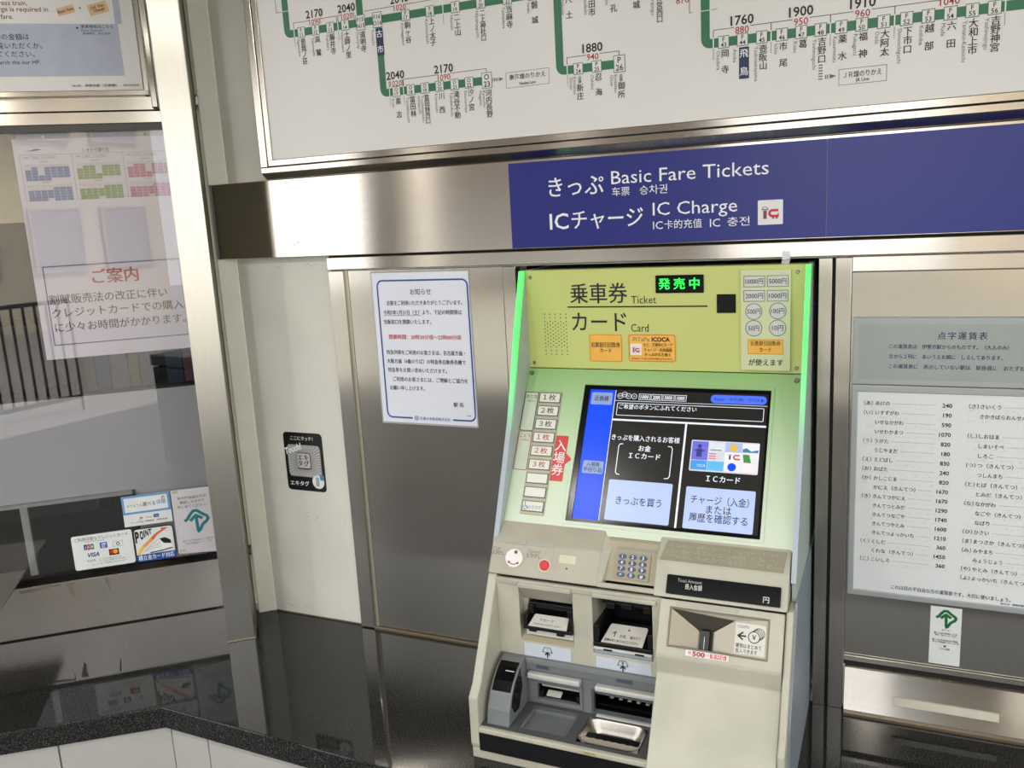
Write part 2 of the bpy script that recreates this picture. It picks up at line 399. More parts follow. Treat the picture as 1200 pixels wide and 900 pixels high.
part('scuff_mark', sm, stain, wall_f, kind='stuff')
grm = mat('grime_line', (92, 84, 70), 0.8)
part('grime_line', M().box(W, -1.80, -1.468, 0.0, 0.004, 0, 0.002), grm, wall_f)

for lx in (-2.9, -1.488, -0.08, 1.33):
    q = part('downlight', M().cyl(Fr((0, 0, ZC - 0.012), (1, 0, 0), (0, 1, 0)), lx, -2.076, 0.062, 0.0, 0.012, 24), mat('lamp_rim', (190, 190, 186), 0.4), st2)
    part('lamp_lens', M().disc(Fr((0, 0, ZC - 0.0125), (1, 0, 0), (0, 1, 0)), lx, -2.076, 0.045, 0, 20), mat('lamp_glow', (255, 246, 226), 0.4, emit=14), st2)
# granite counter and white base tiles
ct = thing('ticket_counter', 'polished black granite counter top over a white tiled front, following the angled wall', 'counter', (-1.0, -0.3, ZF))
cf = Fr((0, 0, 0), (1, 0, 0), (0, 1, 0))
dl = Vector((-0.804, -0.595)); pk = Vector((-1.724, -0.562))
endL = pk + dl * 1.9
poly = [(pk.x, pk.y), (2.5, -0.69), (2.5, 0.0), (-1.80, 0.0), (-2.02, -0.05), (-3.75, -1.49), (endL.x, endL.y)]
part('counter_top', M().prism(cf, poly[::-1], -0.06, 0.0), granite, ct, bevel=0.003, seg=2)
tile_m = mat('base_tile', (174, 172, 166), 0.3, 0, 0.04, 5); 
FL = Fr((pk.x + 0.004, pk.y + 0.014, 0), (-dl.x, -dl.y, 0), (0, 0, 1)); FR_ = Fr((pk.x + 0.004, pk.y + 0.014, 0), (4.224, -0.128, 0), (0, 0, 1))
for k in range(5):
    part('tile', M().box(FL, -0.275 - 0.42 * k + 0.002, -0.275 - 0.42 * (k - 1) - 0.002 if k else -0.0005, ZF + 0.005, -0.061, -0.012, 0.0), tile_m, ct, bevel=0.001, seg=1)
for k in range(9):
    part('tile', M().box(FR_, 0.0005 if k == 0 else 0.128 + 0.48 * (k - 1) + 0.002, 0.128 + 0.48 * k - 0.002, ZF + 0.005, -0.061, -0.012, 0.0), tile_m, ct, bevel=0.001, seg=1)
part('tile_backing', M().box(FL, -2.0, 0.0, ZF, -0.06, -0.02, -0.008).box(FR_, 0, 4.1, ZF, -0.06, -0.02, -0.008), mat('grout', (128, 118, 100), 0.8), ct)
sg = M(); 
for a, b in (((-1.93, -0.77), 0),): pass
part('counter_body', M().prism(cf, [(-1.66, -0.50), (2.4, -0.60), (2.4, -0.05), (-1.66, -0.05)][::-1], ZF, -0.061), dark, ct)

# steel post in front of the corner
pst = thing('steel_post', 'tall brushed stainless steel post standing on the counter at the wall corner', 'post', tuple(L.p(0.06, 0, 0.2)))
part('front_cladding', M().box(L, 0.0198, 0.1001, 0.0, ZC, 0.2555, 0.2665), st_post, pst, bevel=0.003)
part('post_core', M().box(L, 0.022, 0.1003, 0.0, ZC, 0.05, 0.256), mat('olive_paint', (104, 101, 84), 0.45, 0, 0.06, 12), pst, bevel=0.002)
part('sealant', M().box(L, 0.0185, 0.1015, 0.0, 0.003, 0.05, 0.2680), mat('old_sealant', (150, 142, 120), 0.7), pst)

# stainless band with the blue sign, and header bar
bd = thing('steel_band', 'wide brushed stainless band across the wall above the machine', 'wall band', (-0.2, 0, 1.235))
part('band_panel', M().box(W, -1.838, 2.5, 1.127, 1.343, 0.0, 0.031), st_h, bd, bevel=0.0015, seg=1)
part('sealant', M().box(L, 0.113, 0.119, 1.127, 1.343, 0.096, 0.104), mat('grey_sealant', (98, 100, 98), 0.8), bd)
part('scratch', M().face(W, [(-1.575, 1.166), (-1.565, 1.163), (-1.557, 1.158), (-1.561, 1.163)], 0.0314).face(W, [(-1.548, 1.168), (-1.543, 1.162), (-1.545, 1.170)], 0.0314), grm, bd)
hb = struct('trim_1')
part('header_bar', M().box(W, -1.468, 2.5, 1.087, 1.121, 0.0, 0.016), st_h, hb, bevel=0.0015, seg=1)
part('shadow_gap', M().box(W, -1.468, 2.5, 1.121, 1.127, 0.0, 0.004), dark, hb)

# steel service door left of the machine
dr = struct('door_1')
fo = M()
part('jamb', M().box(W, -1.468, -1.419, 0.003, 1.083, 0, 0.014), st_v, dr, bevel=0.0012, seg=1)
part('gasket', M().box(W, -1.419, -1.409, 0.003, 1.083, 0, 0.005), mat('pale_gasket', (190, 186, 170), 0.3, 0.6), dr)
part('door_leaf', M().box(W, -1.407, -0.932, 0.012, 1.083, 0, 0.006), st_v, dr, bevel=0.001, seg=1)
part('jamb', M().box(W, -0.929, -0.893, 0.003, 1.083, -0.02, 0.012), st_v, dr, bevel=0.0012, seg=1)
part('sill', M().box(W, -1.419, -0.893, 0.0, 0.009, 0, 0.016), mat('sill_brown', (128, 116, 94), 0.4, 0.6), dr, bevel=0.001, seg=1)

# mullions and steel panels right of the machine
tr2 = struct('trim_2')
part('mullion', M().box(W, -0.160, -0.132, 0.0, 1.083, -0.02, 0.014), st_v, tr2, bevel=0.001, seg=1)
part('mullion', M().box(W, -0.125, -0.092, 0.0, 1.083, -0.005, 0.014), st_v, tr2, bevel=0.001, seg=1)
part('shadow_gap', M().box(W, -0.132, -0.125, 0.0, 1.083, 0, 0.002), dark, tr2)
tr3 = struct('trim_3')
part('top_rail', M().box(W, -0.091, 2.5, 1.052, 1.084, 0, 0.013), st_h, tr3, bevel=0.001, seg=1)
part('back_panel', M().box(W, -0.091, 2.5, 0.142, 1.050, 0, 0.0045), st_v, tr3, bevel=0.0008, seg=1)
part('bottom_rail', M().box(W, -0.091, 2.5, 0.128, 0.141, 0, 0.012), st_h, tr3, bevel=0.001, seg=1)
part('shadow_gap', M().box(W, -0.091, 2.5, 0.113, 0.128, 0, 0.001), dark, tr3)

# drawer front
dw = thing('drawer_cabinet', 'low stainless drawer front with a long cream grip strip under the braille board', 'drawer', (0.5, 0, 0.0))
drw = part('drawer', M().xprism([(0, 0.006), (-0.034, 0.006), (-0.034, 0.012), (-0.012, 0.110), (-0.006, 0.113), (0, 0.113)], -0.087, 0.95), st_h, dw)
part('grip_strip', M().box(Fr((0, -0.034, 0.012), (1, 0, 0), (0, 0.022, 0.098)), 0.019, 0.238, 0.029, 0.048, 0.0, 0.005), mat('ivory_plastic', (200, 196, 178), 0.4), drw, bevel=0.001)
part('bottom_trim', M().box(W, -0.087, 0.95, 0.0, 0.006, 0, 0.040), mat('sill_brown'), dw)

# ------------------------------------------------------------------ fare map board
bdF = Fr((0, -0.045, 0), (1, 0, 0), (0, 0, 1))
fm = thing('fare_map_board', 'large framed white railway fare map with green route lines above the blue sign', 'board', (0.0, 0, 1.343))
part('map_panel', M().box(W, -1.60, 1.6, 1.39, 2.2, 0.002, 0.045), board_w, fm)
fr = M()
part('frame_rail', M().xprism([(-0.0, 1.3435), (-0.030, 1.3435), (-0.052, 1.361), (-0.052, 1.376), (0, 1.376)], -1.632, 1.64), st_f, fm, bevel=0.001, seg=1)
part('frame_lip', M().box(W, -1.606, 1.61, 1.378, 1.396, 0.002, 0.051), st_f, fm, bevel=0.002)
part('frame_rail', M().box(W, -1.633, -1.610, 1.3765, 2.2, 0.0, 0.052), st_f, fm, bevel=0.002)
part('frame_lip', M().box(W, -1.608, -1.592, 1.378, 2.2, 0.002, 0.050), st_f, fm, bevel=0.002)
P = Print(bdF, 0.0008)
rl = P.m('route_line', green_l)
ZA, ZO, ZR, ZM = 1.713, 1.5355, 1.5545, 1.5365; HW = 0.0105
def band(m, pts, w, n): m.path(bdF, pts, w, n)
def corner(pts, r=0.008):
    out = [pts[0]]
    for i in range(1, len(pts) - 1):
        a, b, c = Vector(pts[i - 1]), Vector(pts[i]), Vector(pts[i + 1])
        d1 = (a - b).normalized(); d2 = (c - b).normalized()
        for t_ in range(5):
            q = t_ / 4; out.append(tuple((b + d1 * r) * (1 - q) ** 2 + b * 2 * q * (1 - q) + (b + d2 * r) * q * q))
    return out + [pts[-1]]
WID = 0.019
band(rl, corner([(-1.502, 2.15), (-1.502, ZA), (-0.398, ZA), (-0.398, ZR), (1.5, ZR)], 0.012), WID, 0.0006)
band(rl, [(-1.272, 2.15), (-1.272, ZA)], WID, 0.00062)
band(rl, corner([(-1.220, ZA), (-1.220, ZO), (-0.927, ZO)], 0.012), WID, 0.00061)
band(rl, corner([(-0.737, ZA), (-0.737, ZM), (-0.593, ZM)], 0.012), WID, 0.00061)
def stn(code, num, x, z, kj, ro, big=False, hub=False, pitch=None, small=None, code2=None, ro2=None):
    w_, h_ = (0.026, 0.036) if big else (0.0225, 0.0245)
    part('station_box', M().rect(bdF, x - w_ / 2, x + w_ / 2, z - h_ / 2, z + h_ / 2, 0.0010), board_w, fm)
    P.m('box_outline', green_l).path(bdF, [(x - w_ / 2, z - h_ / 2), (x + w_ / 2, z - h_ / 2), (x + w_ / 2, z + h_ / 2), (x - w_ / 2, z + h_ / 2)], 0.0014, 0.0011, True)
    th = 0.0125 if (big and not code2) else (0.0105 if code2 else 0.0088)
    if code2:
        P.text(code, x, z + 0.0075, 0.010, u1=None, al='c', bold=0.01, dn=0.0006); P.text(code2, x, z - 0.0075, 0.010, al='c', bold=0.01, dn=0.0006)
    else:
        P.text(code, x, z + h_ * 0.23, th, al='c', bold=0.012, dn=0.0006); P.text(str(num), x, z - h_ * 0.23, th, al='c', bold=0.012, dn=0.0006)
    zt = z - h_ / 2 - 0.004; sz = 0.0155
    n_ = len(kj); pt = pitch or (0.0165 if n_ >= 4 else (0.0172 if n_ == 3 else 0.033))
    if n_ > 4: pt = 0.0142; sz = 0.0138
    xk = x + 0.003
    if hub:
        part('name_plate', M().rect(bdF, xk - 0.0105, xk + 0.0105, zt - 0.064, zt + 0.001, 0.0009), navy, fm)
        P.vtext(kj, xk, zt - 0.004, 0.0165, 0.037, white_t, 0.012, dn=0.0006); xr = x - 0.016
    else:
        if small: P.vtext(small, xk, zt - 0.001, 0.0075, 0.008, black, 0.012); zt2 = zt - 0.019; pt = 0.0185
        else: zt2 = zt
        P.vtext(kj, xk, zt2, sz, pt, black, 0.012); xr = x - 0.0115
    for i, r_ in enumerate([ro] + ([ro2] if ro2 else [])):
        P.text(r_, xr - 0.009 * i + (0.0 if not ro2 else 0.002), zt - 0.001, 0.0078, grey_t, rot=-PI / 2)
A_ = [(11, -1.457, '恵我ノ荘', 'Eganosho'), (12, -1.411, '高鷲', 'Takawashi'), (13, -1.365, '藤井寺', 'Fujiidera'), (14, -1.319, '土師ノ里', 'Hajinosato'),
      (17, -1.139, '駒ヶ谷', 'Komagatani'), (18, -1.070, '上ノ太子', 'Kaminotaishi'), (19, -1.000, '二上山', 'Nijozan'), (20, -0.932, '二上神社口', 'Nijojinjaguchi'),
      (21, -0.862, '当麻寺', 'Taimadera'), (22, -0.797, '磐城', 'Iwaki'), (24, -0.657, '高田市', 'Takadashi'), (25, -0.606, '浮孔', 'Ukiana'), (26, -0.553, '坊城', 'Bojo'),
      (27, -0.501, '橿原神宮西口', 'Kashiharajingu-')]
for n_, x, k, r in A_: stn('F', n_, x, ZA, k, r)
stn('F', 23, -0.712, ZA, '尺土', 'Shakudo')
stn('F15', 0, -1.272, ZA, '道明寺', 'Domyoji', big=True, code2='N15'); stn('F16', 0, -1.222, ZA, '古市', 'Furuichi', big=True, code2='O16', hub=True)
# the hub's romaji stands left of its plate
for n_, x, k, r, r2 in [(17, -1.182, '喜志', 'Kishi', None), (18, -1.140, '富田林', 'Tondabayashi', None), (19, -1.099, '富田林西口', 'Tondabayashi-', 'nishiguchi'), (20, -1.057, '川西', 'Kawanishi', None),
                    (21, -1.015, '滝谷不動', 'Takidanifudo', None), (22, -0.975, '汐ノ宮', 'Shionomiya', None)]: stn('O', n_, x, ZO, k, r, ro2=r2)
stn('O', 23, -0.927, ZO, '河内長野', 'Kawachi-', big=True, ro2='Nagano')
stn('P', 24, -0.692, ZM, '新庄', 'Kintetsu-', small='近鉄', ro2='Shinjo'); stn('P', 25, -0.647, ZM, '忍海', 'Oshimi'); stn('P', 26, -0.593, ZM, '御所', 'Kintetsu-', big=True, small='近鉄', ro2='Gose')
for n_, x, k, r in [(43, -0.359, '岡寺', 'Okadera'), (45, -0.279, '壺阪山', 'Tsubosakayama'), (46, -0.238, '市尾', 'Ichio'), (47, -0.199, '葛', 'Kuzu'), (48, -0.161, '吉野口', 'Yoshinoguchi'), (49, -0.121, '薬水', 'Kusurimizu'),
                    (50, -0.082, '福神', 'Fukugami'), (51, -0.041, '大阿太', 'Oada'), (52, 0.001, '下市口', 'Shimoichiguchi'), (53, 0.040, '越部', 'Koshibe'), (54, 0.079, '六田', 'Muda'), (55, 0.117, '大和上市', 'Yamato-Kamiichi'), (56, 0.155, '吉野神宮', 'Yoshinojingu')]:
    stn('F', n_, x, ZR, k, r)
stn('F', 44, -0.319, ZR, '飛鳥', 'Asuka', hub=True)
def fare(x, z, a, b):
    P.m('fare_patch', board_w).rect(bdF, x - 0.017, x + 0.017, z - 0.030, z + 0.012, 0.00075)
    P.text(a, x, z, 0.0185, al='c', bold=0.02, u1=None, dn=0.0003); P.text(b, x, z - 0.020, 0.0135, red_t, al='c', bold=0.008, dn=0.0003)
for x, z, a, b in [(-1.411, 1.7535, '2170', '1090'), (-1.311, 1.7535, '2040', '1020'), (-1.154, 1.7535, '2040', '1020'), (-1.182, 1.5755, '2040', '1020'), (-1.043, 1.576, '2170', '1090'),
                   (-0.656, 1.579, '1880', '940'), (-0.320, 1.595, '1760', '880'), (-0.200, 1.596, '1900', '950'), (-0.081, 1.596, '1910', '960'), (0.077, 1.597, '2040', '1040')]: fare(x, z, a, b)
lk = P.m('bracket_line', black); wl = P.m('zone_divider', board_w)
def br(x0, x1, zt, z0):
    lk.rect(bdF, x0, x1, zt - 0.0006, zt + 0.0006, 0.0007)
    for x in (x0, x1): lk.rect(bdF, x - 0.0007, x + 0.0007, zt - 0.016, zt, 0.0007)
def dv(x, z): 
    wl.rect(bdF, x - 0.0013, x + 0.0013, z - 0.0115, z + 0.0115, 0.0009); P.m('zone_tail', grey_t).rect(bdF, x - 0.0005, x + 0.0005, z - 0.034, z - 0.0115, 0.0009)
br(-1.480, -1.343, 1.7385, ZA); br(-1.339, -1.290, 1.7385, ZA); lk.rect(bdF, -1.258, -1.036, 1.7379, 1.7391, 0.0007); lk.rect(bdF, -1.030, -0.76, 1.7379, 1.7391, 0.0007)
for x in (-1.480, -1.341, -1.034): dv(x, ZA)
br(-1.202, -1.162, 1.561, ZO); br(-1.160, -0.927, 1.563, ZO)
for x in (-1.202, -1.161): dv(x, ZO)
br(-0.719, -0.593, 1.564, ZM); dv(-0.719, ZM)
lk.rect(bdF, -0.381, 0.173, 1.5805, 1.5817, 0.0007); lk.rect(bdF, 0.176, 0.9, 1.5805, 1.5817, 0.0007)
for x in (-0.381, -0.260, -0.142, -0.021, 0.173):
    lk.rect(bdF, x - 0.0007, x + 0.0007, 1.566, 1.5805, 0.0007); dv(x, ZR)
wl.rect(bdF, -0.425, -0.385, 1.6225, 1.6240, 0.0009); lk.rect(bdF, -0.432, -0.408, 1.6228, 1.6238, 0.0007); lk.rect(bdF, -0.4326, -0.4314, 1.6228, 1.66, 0.0007); lk.rect(bdF, -0.388, -0.372, 1.6228, 1.6238, 0.0007)
wl.rect(bdF, -1.513, -1.491, 1.770, 1.7715, 0.0009); lk.rect(bdF, -1.531, -1.513, 1.770, 1.7712, 0.0007); lk.rect(bdF, -1.5316, -1.5304, 1.770, 1.84, 0.0007)
P.text('870', -0.447, 1.652, 0.0135, red_t, al='c')
P.text('河内国分', -1.486, 1.806, 0.012, black, u1=-1.44)
def xfer(x0, x1, z0, z1, a, b):
    P.m('transfer_box', mat('box_grey', (90, 90, 92))).path(bdF, [(x0, z0), (x1, z0), (x1, z1), (x0, z1)], 0.0009, 0.0007, True)
    P.text(a, x0 + 0.009, z1 - 0.012, 0.0118, u1=x1 - 0.009, bold=0.008); P.text(b, (x0 + x1) / 2, z0 + 0.0075, 0.0062, al='c', bold=0.012)
xfer(-0.876, -0.765, 1.512, 1.547, '南海線のりかえ', 'Nankai Line'); xfer(-0.124, -0.033, 1.4405, 1.4715, 'ＪＲ線のりかえ', 'JR Line')
ar = P.m('transfer_arrow', grey_t)
for k in range(4): ar.rect(bdF, -0.911 + 0.004 * k, -0.909 + 0.004 * k, 1.531, 1.539, 0.0007)
ar.face(bdF, [(-0.894, 1.5305), (-0.882, 1.535), (-0.894, 1.5395)], 0.0007)
for k in range(6): ar.rect(bdF, -0.164, -0.156, 1.483 - 0.0055 * k, 1.4855 - 0.0055 * k, 0.0007)
for k in range(2): ar.rect(bdF, -0.151 + 0.004 * k, -0.149 + 0.004 * k, 1.456, 1.464, 0.0007)
ar.face(bdF, [(-0.142, 1.4555), (-0.129, 1.460), (-0.142, 1.4645)], 0.0007)
P.flush(fm)

# ------------------------------------------------------------------ blue sign
sgF = Fr((0, -0.0312, 0), (1, 0, 0), (0, 0, 1))
bs = thing('blue_ticket_sign', 'long blue sign reading basic fare tickets and charge, fixed to the steel band', 'sign', (0.2, -0.031, 1.127))
part('sign_panel', M().box(sgF, -0.888, -0.1452, 1.1295, 1.336, 0, 0.003), blue_s, bs, bevel=0.0006, seg=1)
part('sign_panel', M().box(sgF, -0.1447, 1.2, 1.1295, 1.336, 0, 0.0032), mat('sign_blue_right', (26, 40, 128), 0.3, 0, 0.03, 2), bs, bevel=0.0006, seg=1)
P = Print(sgF, 0.0038)
P.text('きっぷ', -0.783, 1.271, 0.046, white_t, u1=-0.643, bold=0.012)
P.text('Basic Fare Tickets', -0.624, 1.286, 0.030, white_t, u1=-0.265)
P.text('车票', -0.623, 1.2525, 0.0195, white_t, u1=-0.580); P.text('승차권', -0.556, 1.2525, 0.0200, white_t, u1=-0.491)
P.text('IC', -0.784, 1.191, 0.037, white_t, u1=-0.735, bold=0.01); P.text('チャージ', -0.727, 1.191, 0.044, white_t, u1=-0.549, bold=0.012)
P.text('IC Charge', -0.526, 1.2085, 0.029, white_t, u1=-0.333)
P.text('IC', -0.526, 1.171, 0.0175, white_t, u1=-0.503); P.text('卡的充值', -0.499, 1.171, 0.0195, white_t, u1=-0.412)
P.text('IC', -0.394, 1.171, 0.0175, white_t, u1=-0.371); P.text('충전', -0.355, 1.171, 0.0195, white_t, u1=-0.306)
P.flush(bs)
red_l = mat('logo_red', (206, 40, 60), 0.4); brown_l = mat('logo_brown', (120, 70, 66), 0.4)
def ic_logo(F, u0, v0, s, n, parent, plate=True, name='logo_plate'):
    """white square with a small standing card, a wave arc and a red c-shaped car on two wheels"""
    if plate: pl = part(name, M().prism(F, rr(u0, u0 + s, v0, v0 + s, s * 0.04), n - 0.002, n), mat('logo_white', (228, 228, 232), 0.35), parent)
    P_ = Print(F, n + 0.0004); b = P_.m('emblem', brown_l)
    b.rect(F, u0 + s * 0.22, u0 + s * 0.36, v0 + s * 0.24, v0 + s * 0.58, P_.n); b.rect(F, u0 + s * 0.15, u0 + s * 0.43, v0 + s * 0.60, v0 + s * 0.64, P_.n)
    b.ring(F, u0 + s * 0.29, v0 + s * 0.58, s * 0.14, s * 0.025, P_.n, 8, 0.5, PI - 0.5)
    r = P_.m('emblem', red_l); r.ring(F, u0 + s * 0.58, v0 + s * 0.46, s * 0.115, s * 0.10, P_.n, 12, PI / 2, PI * 1.5)
    r.rect(F, u0 + s * 0.57, u0 + s * 0.82, v0 + s * 0.525, v0 + s * 0.625, P_.n); r.rect(F, u0 + s * 0.57, u0 + s * 0.84, v0 + s * 0.295, v0 + s * 0.395, P_.n)
    r.rect(F, u0 + s * 0.80, u0 + s * 0.84, v0 + s * 0.395, v0 + s * 0.46, P_.n)
    for q in (0.62, 0.76): r.disc(F, u0 + s * q, v0 + s * 0.27, s * 0.045, P_.n, 10)
    P_.flush(parent)
ic_logo(sgF, -0.288, 1.1615, 0.0535, 0.0052, bs)
tp = part('clear_tape', M().prism(Fr((0, -0.0165, 0), (1, 0, 0), (0, 0, 1)), [(-0.238, 1.082), (-0.220, 1.084), (-0.221, 1.100), (-0.237, 1.101)], 0, 0.0006)
          .add([(-0.240, -0.0585, 1.056), (-0.223, -0.0585, 1.057), (-0.220, -0.0172, 1.083), (-0.238, -0.0172, 1.081), (-0.232, -0.050, 1.066)], [(0, 1, 4), (1, 2, 4), (2, 3, 4), (3, 0, 4)]), tape_m)
tag(tp, 'piece of crinkled clear tape hanging from the steel bar onto the yellow panel', 'tape')

# ------------------------------------------------------------------ laminated notice on the steel door
nF = Fr((0, -0.0062, 0), (1, 0, 0), (0, 0, 1))
nt_ = thing('laminated_notice', 'laminated white notice with a rounded blue border taped to the steel door', 'notice', (-1.18, -0.006, 0.65))
part('laminate', M().box(nF, -1.333, -1.028, 0.649, 1.080, 0, 0.0008), mat('laminate_film', (170, 170, 172), 0.15, 0, 0.02, 5, coat=0.6), nt_)
part('sheet', M().box(nF, -1.329, -1.031, 0.654, 1.074, 0.0008, 0.0014), paper_w, nt_)
P = Print(nF, 0.0019)
bp = rr(-1.313, -1.035, 0.668, 1.053, 0.016)
P.m('border', blue_b).path(nF, bp, 0.0045, P.n, True)
P.m('footer_patch', paper_w).rect(nF, -1.232, -1.104, 0.664, 0.672, P.n + 0.0002)
P.text('お知らせ', -1.210, 1.021, 0.016, u1=-1.145, bold=0.012)
def nl(t, u0, u1, v, m=black, h=0.0122): P.text(t, u0, v, h, m, u1=u1, bold=0.022)
nl('近鉄をご利用いただきありがとうございます。', -1.287, -1.053, 0.991)
nl('令和5年1月21日（土）より、下記の時間帯は', -1.300, -1.056, 0.965); P.m('lettering', black).rect(nF, -1.300, -1.180, 0.9565, 0.9575, P.n)
nl('当販窓口を閉鎖いたします。', -1.301, -1.151, 0.939)
nl('閉鎖時間：20時30分頃～22時00分頃', -1.288, -1.063, 0.897, mat('notice_red', (190, 30, 30), 0.5), 0.0128)
nl('特急列車をご利用のお客さまは、名古屋方面・', -1.300, -1.054, 0.854); nl('大阪方面（4番のりば）の特急券自動券売機で', -1.301, -1.054, 0.829); nl('特急券をお買い求めいただけます。', -1.300, -1.113, 0.804)
nl('ご利用のお客さまには、ご理解とご協力を', -1.286, -1.051, 0.778); nl('お願い申し上げます。', -1.298, -1.186, 0.753); nl('駅 長', -1.100, -1.068, 0.711)
P.text('近畿日本鉄道株式会社', -1.208, 0.668, 0.0085, blue_b, u1=-1.113, bold=0.02, dn=0.0003)
P.m('emblem', blue_b).ring(nF, -1.219, 0.668, 0.0055, 0.0022, P.n + 0.0003, 14); P.m('emblem', blue_b).disc(nF, -1.219, 0.668, 0.0022, P.n + 0.0003, 10)
P.text('近鉄', -1.061, 0.682, 0.004, u1=-1.048)
P.flush(nt_)

# ------------------------------------------------------------------ touch sticker on the white wall
tF = W
ts = thing('touch_sticker', 'black and silver rounded touch-here sticker on the white wall beside the steel door', 'sticker', (-1.627, 0, 0.418))
part('sticker_base', M().prism(tF, rr(-1.699, -1.557, 0.4185, 0.6015, 0.012), 0.0, 0.0012), mat('sticker_black', (22, 22, 24), 0.3), ts)
part('silver_field', M().prism(tF, rr(-1.688, -1.567, 0.463, 0.5635, 0.012), 0.0012, 0.0016), mat('sticker_silver', (150, 150, 148), 0.4), ts)
P = Print(tF, 0.0020); ray_ = P.m('rays', mat('ray_light', (196, 196, 192), 0.4)); cx, cz = -1.6275, 0.513
for k in range(44):
    a = 2 * PI * k / 44; q = 0.042; e = 0.058 / max(abs(math.cos(a)) * 1.0, abs(math.sin(a)) * 1.22)
    ray_.face(tF, [(cx + 0.031 * math.cos(a), cz + 0.031 * math.sin(a)), (cx + e * math.cos(a - 0.03), cz + e * math.sin(a - 0.03)), (cx + e * math.cos(a + 0.03), cz + e * math.sin(a + 0.03))], P.n)
P.text('ここにタッチ！', -1.671, 0.5835, 0.0125, white_t, u1=-1.589, bold=0.02)
P.text('Touch!', -1.697, 0.540, 0.019, white_t, u1=-1.632, rot=0.33, bold=0.03, shear=0.25, dn=0.0004)
P.text('エキタグ', -1.689, 0.4405, 0.0145, white_t, u1=-1.618, bold=0.03)
P.text('エキ', -1.6505, 0.5245, 0.017, mat('sticker_dark', (60, 60, 60)), u1=-1.610, bold=0.02, dn=0.0022); P.text('タグ', -1.6505, 0.505, 0.017, mat('sticker_dark'), u1=-1.610, bold=0.02, dn=0.0022)
P.flush(ts)
part('silver_tag', M().prism(tF, rr(-1.656, -1.604, 0.487, 0.539, 0.007), 0.0012, 0.0020), blk, ts)
part('silver_tag', M().prism(tF, rr(-1.654, -1.606, 0.491, 0.537, 0.006), 0.0020, 0.0030), mat('tag_silver', (186, 186, 182), 0.35), ts)
part('phone_roundel', M().cyl(tF, -1.584, 0.450, 0.0215, 0.0012, 0.0019, 28), mat('logo_white'), ts)
part('phone_icon', M().box(tF, -1.592, -1.580, 0.436, 0.464, 0.0019, 0.0022), mat('icon_grey', (160, 168, 172)), ts)
part('blue_tab', M().box(tF, -1.576, -1.561, 0.456, 0.472, 0.0019, 0.0024), mat('tab_blue', (70, 130, 170)), ts)

# ------------------------------------------------------------------ braille boards
bF = Fr((0, -0.0047, 0), (1, 0, 0), (0, 0, 1))
dot_m = mat('braille_dot', (176, 180, 176), 0.4)
def braille(m, F, u0, u1, v, n, dens=0.9, sz=0.0011):
    u = u0
    while u < u1:
        for a in (0, 1):
            for b in (0, 1, 2):
                if random.random() < 0.45 * dens:
                    q = (u + a * 0.0025, v + b * 0.0025); m.face(F, [(q[0] - sz / 2, q[1] - sz / 2), (q[0] + sz / 2, q[1] - sz / 2), (q[0] + sz / 2, q[1] + sz / 2), (q[0] - sz / 2, q[1] + sz / 2)], n)
        u += 0.0065
b1 = thing('braille_heading_plate', 'grey aluminium plate headed with the braille fare table title, above the white list', 'plate', (0.14, -0.005, 0.801))
part('plate_frame', M().box(bF, -0.086, 0.372, 0.802, 0.951, 0, 0.006), mat('plate_grey', (168, 173, 174), 0.4, 0.3, 0.02, 30), b1, bevel=0.001, seg=1)
part('plate_face', M().box(bF, -0.074, 0.360, 0.814, 0.937, 0.0061, 0.0066), mat('plate_grey_face', (158, 166, 164), 0.4, 0.2, 0.02, 30), b1)
P = Print(bF, 0.0070); navt = mat('indigo_print', (40, 44, 92), 0.5)
for i, ch in enumerate('点字運賃表'): P.text(ch, 0.090 + i * 0.0195, 0.9115, 0.0150, navt, al='c', bold=0.01)
P.text('この運賃表は　伊勢市駅からのものです。（大人のみ）', -0.012, 0.8875, 0.0095, navt, u1=0.216, bold=0.012)
P.text('左から２列に　あいうえお順に　しるしてあります。', -0.012, 0.8655, 0.0095, navt, u1=0.206, bold=0.012)
P.text('この運賃表に　表示していない駅は　駅係員に　おたずねください。', -0.012, 0.8435, 0.0095, navt, u1=0.292, bold=0.012)
for v in (0.900, 0.876, 0.854, 0.832): braille(P.m('braille_dots', dot_m), bF, -0.012, 0.28, v, P.n)
P.flush(b1)
b2 = thing('braille_fare_list', 'framed white list of station fares in small print and braille on the right wall', 'fare list', (0.14, -0.005, 0.299))
part('list_frame', M().holed(bF, -0.086, 0.372, 0.299, 0.800, [(-0.073, 0.360, 0.313, 0.785)], 0, 0.009), mat('plate_grey'), b2, bevel=0.0015)
part('list_panel', M().box(bF, -0.073, 0.360, 0.313, 0.785, 0, 0.006), mat('list_white', (220, 224, 224), 0.35, 0, 0.01, 5), b2)
P = Print(bF, 0.0066)
c1 = [('（あ）', 'あけの', '240'), ('（い）', 'いすずがわ', '190'), ('', 'いせなかがわ', '590'), ('', 'いせわかまつ', '1070'), ('（う）', 'うがた', '820'), ('', 'うじやまだ', '180'), ('（え）', 'えどばし', '830'), ('（お）', 'おばた', '240'),
      ('（か）', 'かしこじま', '820'), ('', 'かにえ（きんてつ）', '1670'), ('（き）', 'きんてつかにえ', '1670'), ('', 'きんてつとみだ', '1290'), ('', 'きんてつなごや', '1740'), ('', 'きんてつやとみ', '1600'), ('', 'きんてつよっかいち', '1210'),
      ('（く）', 'くしだ', '360'), ('', 'くわな（きんてつ）', '1450'), ('（こ）', 'こいしろ', '360')]
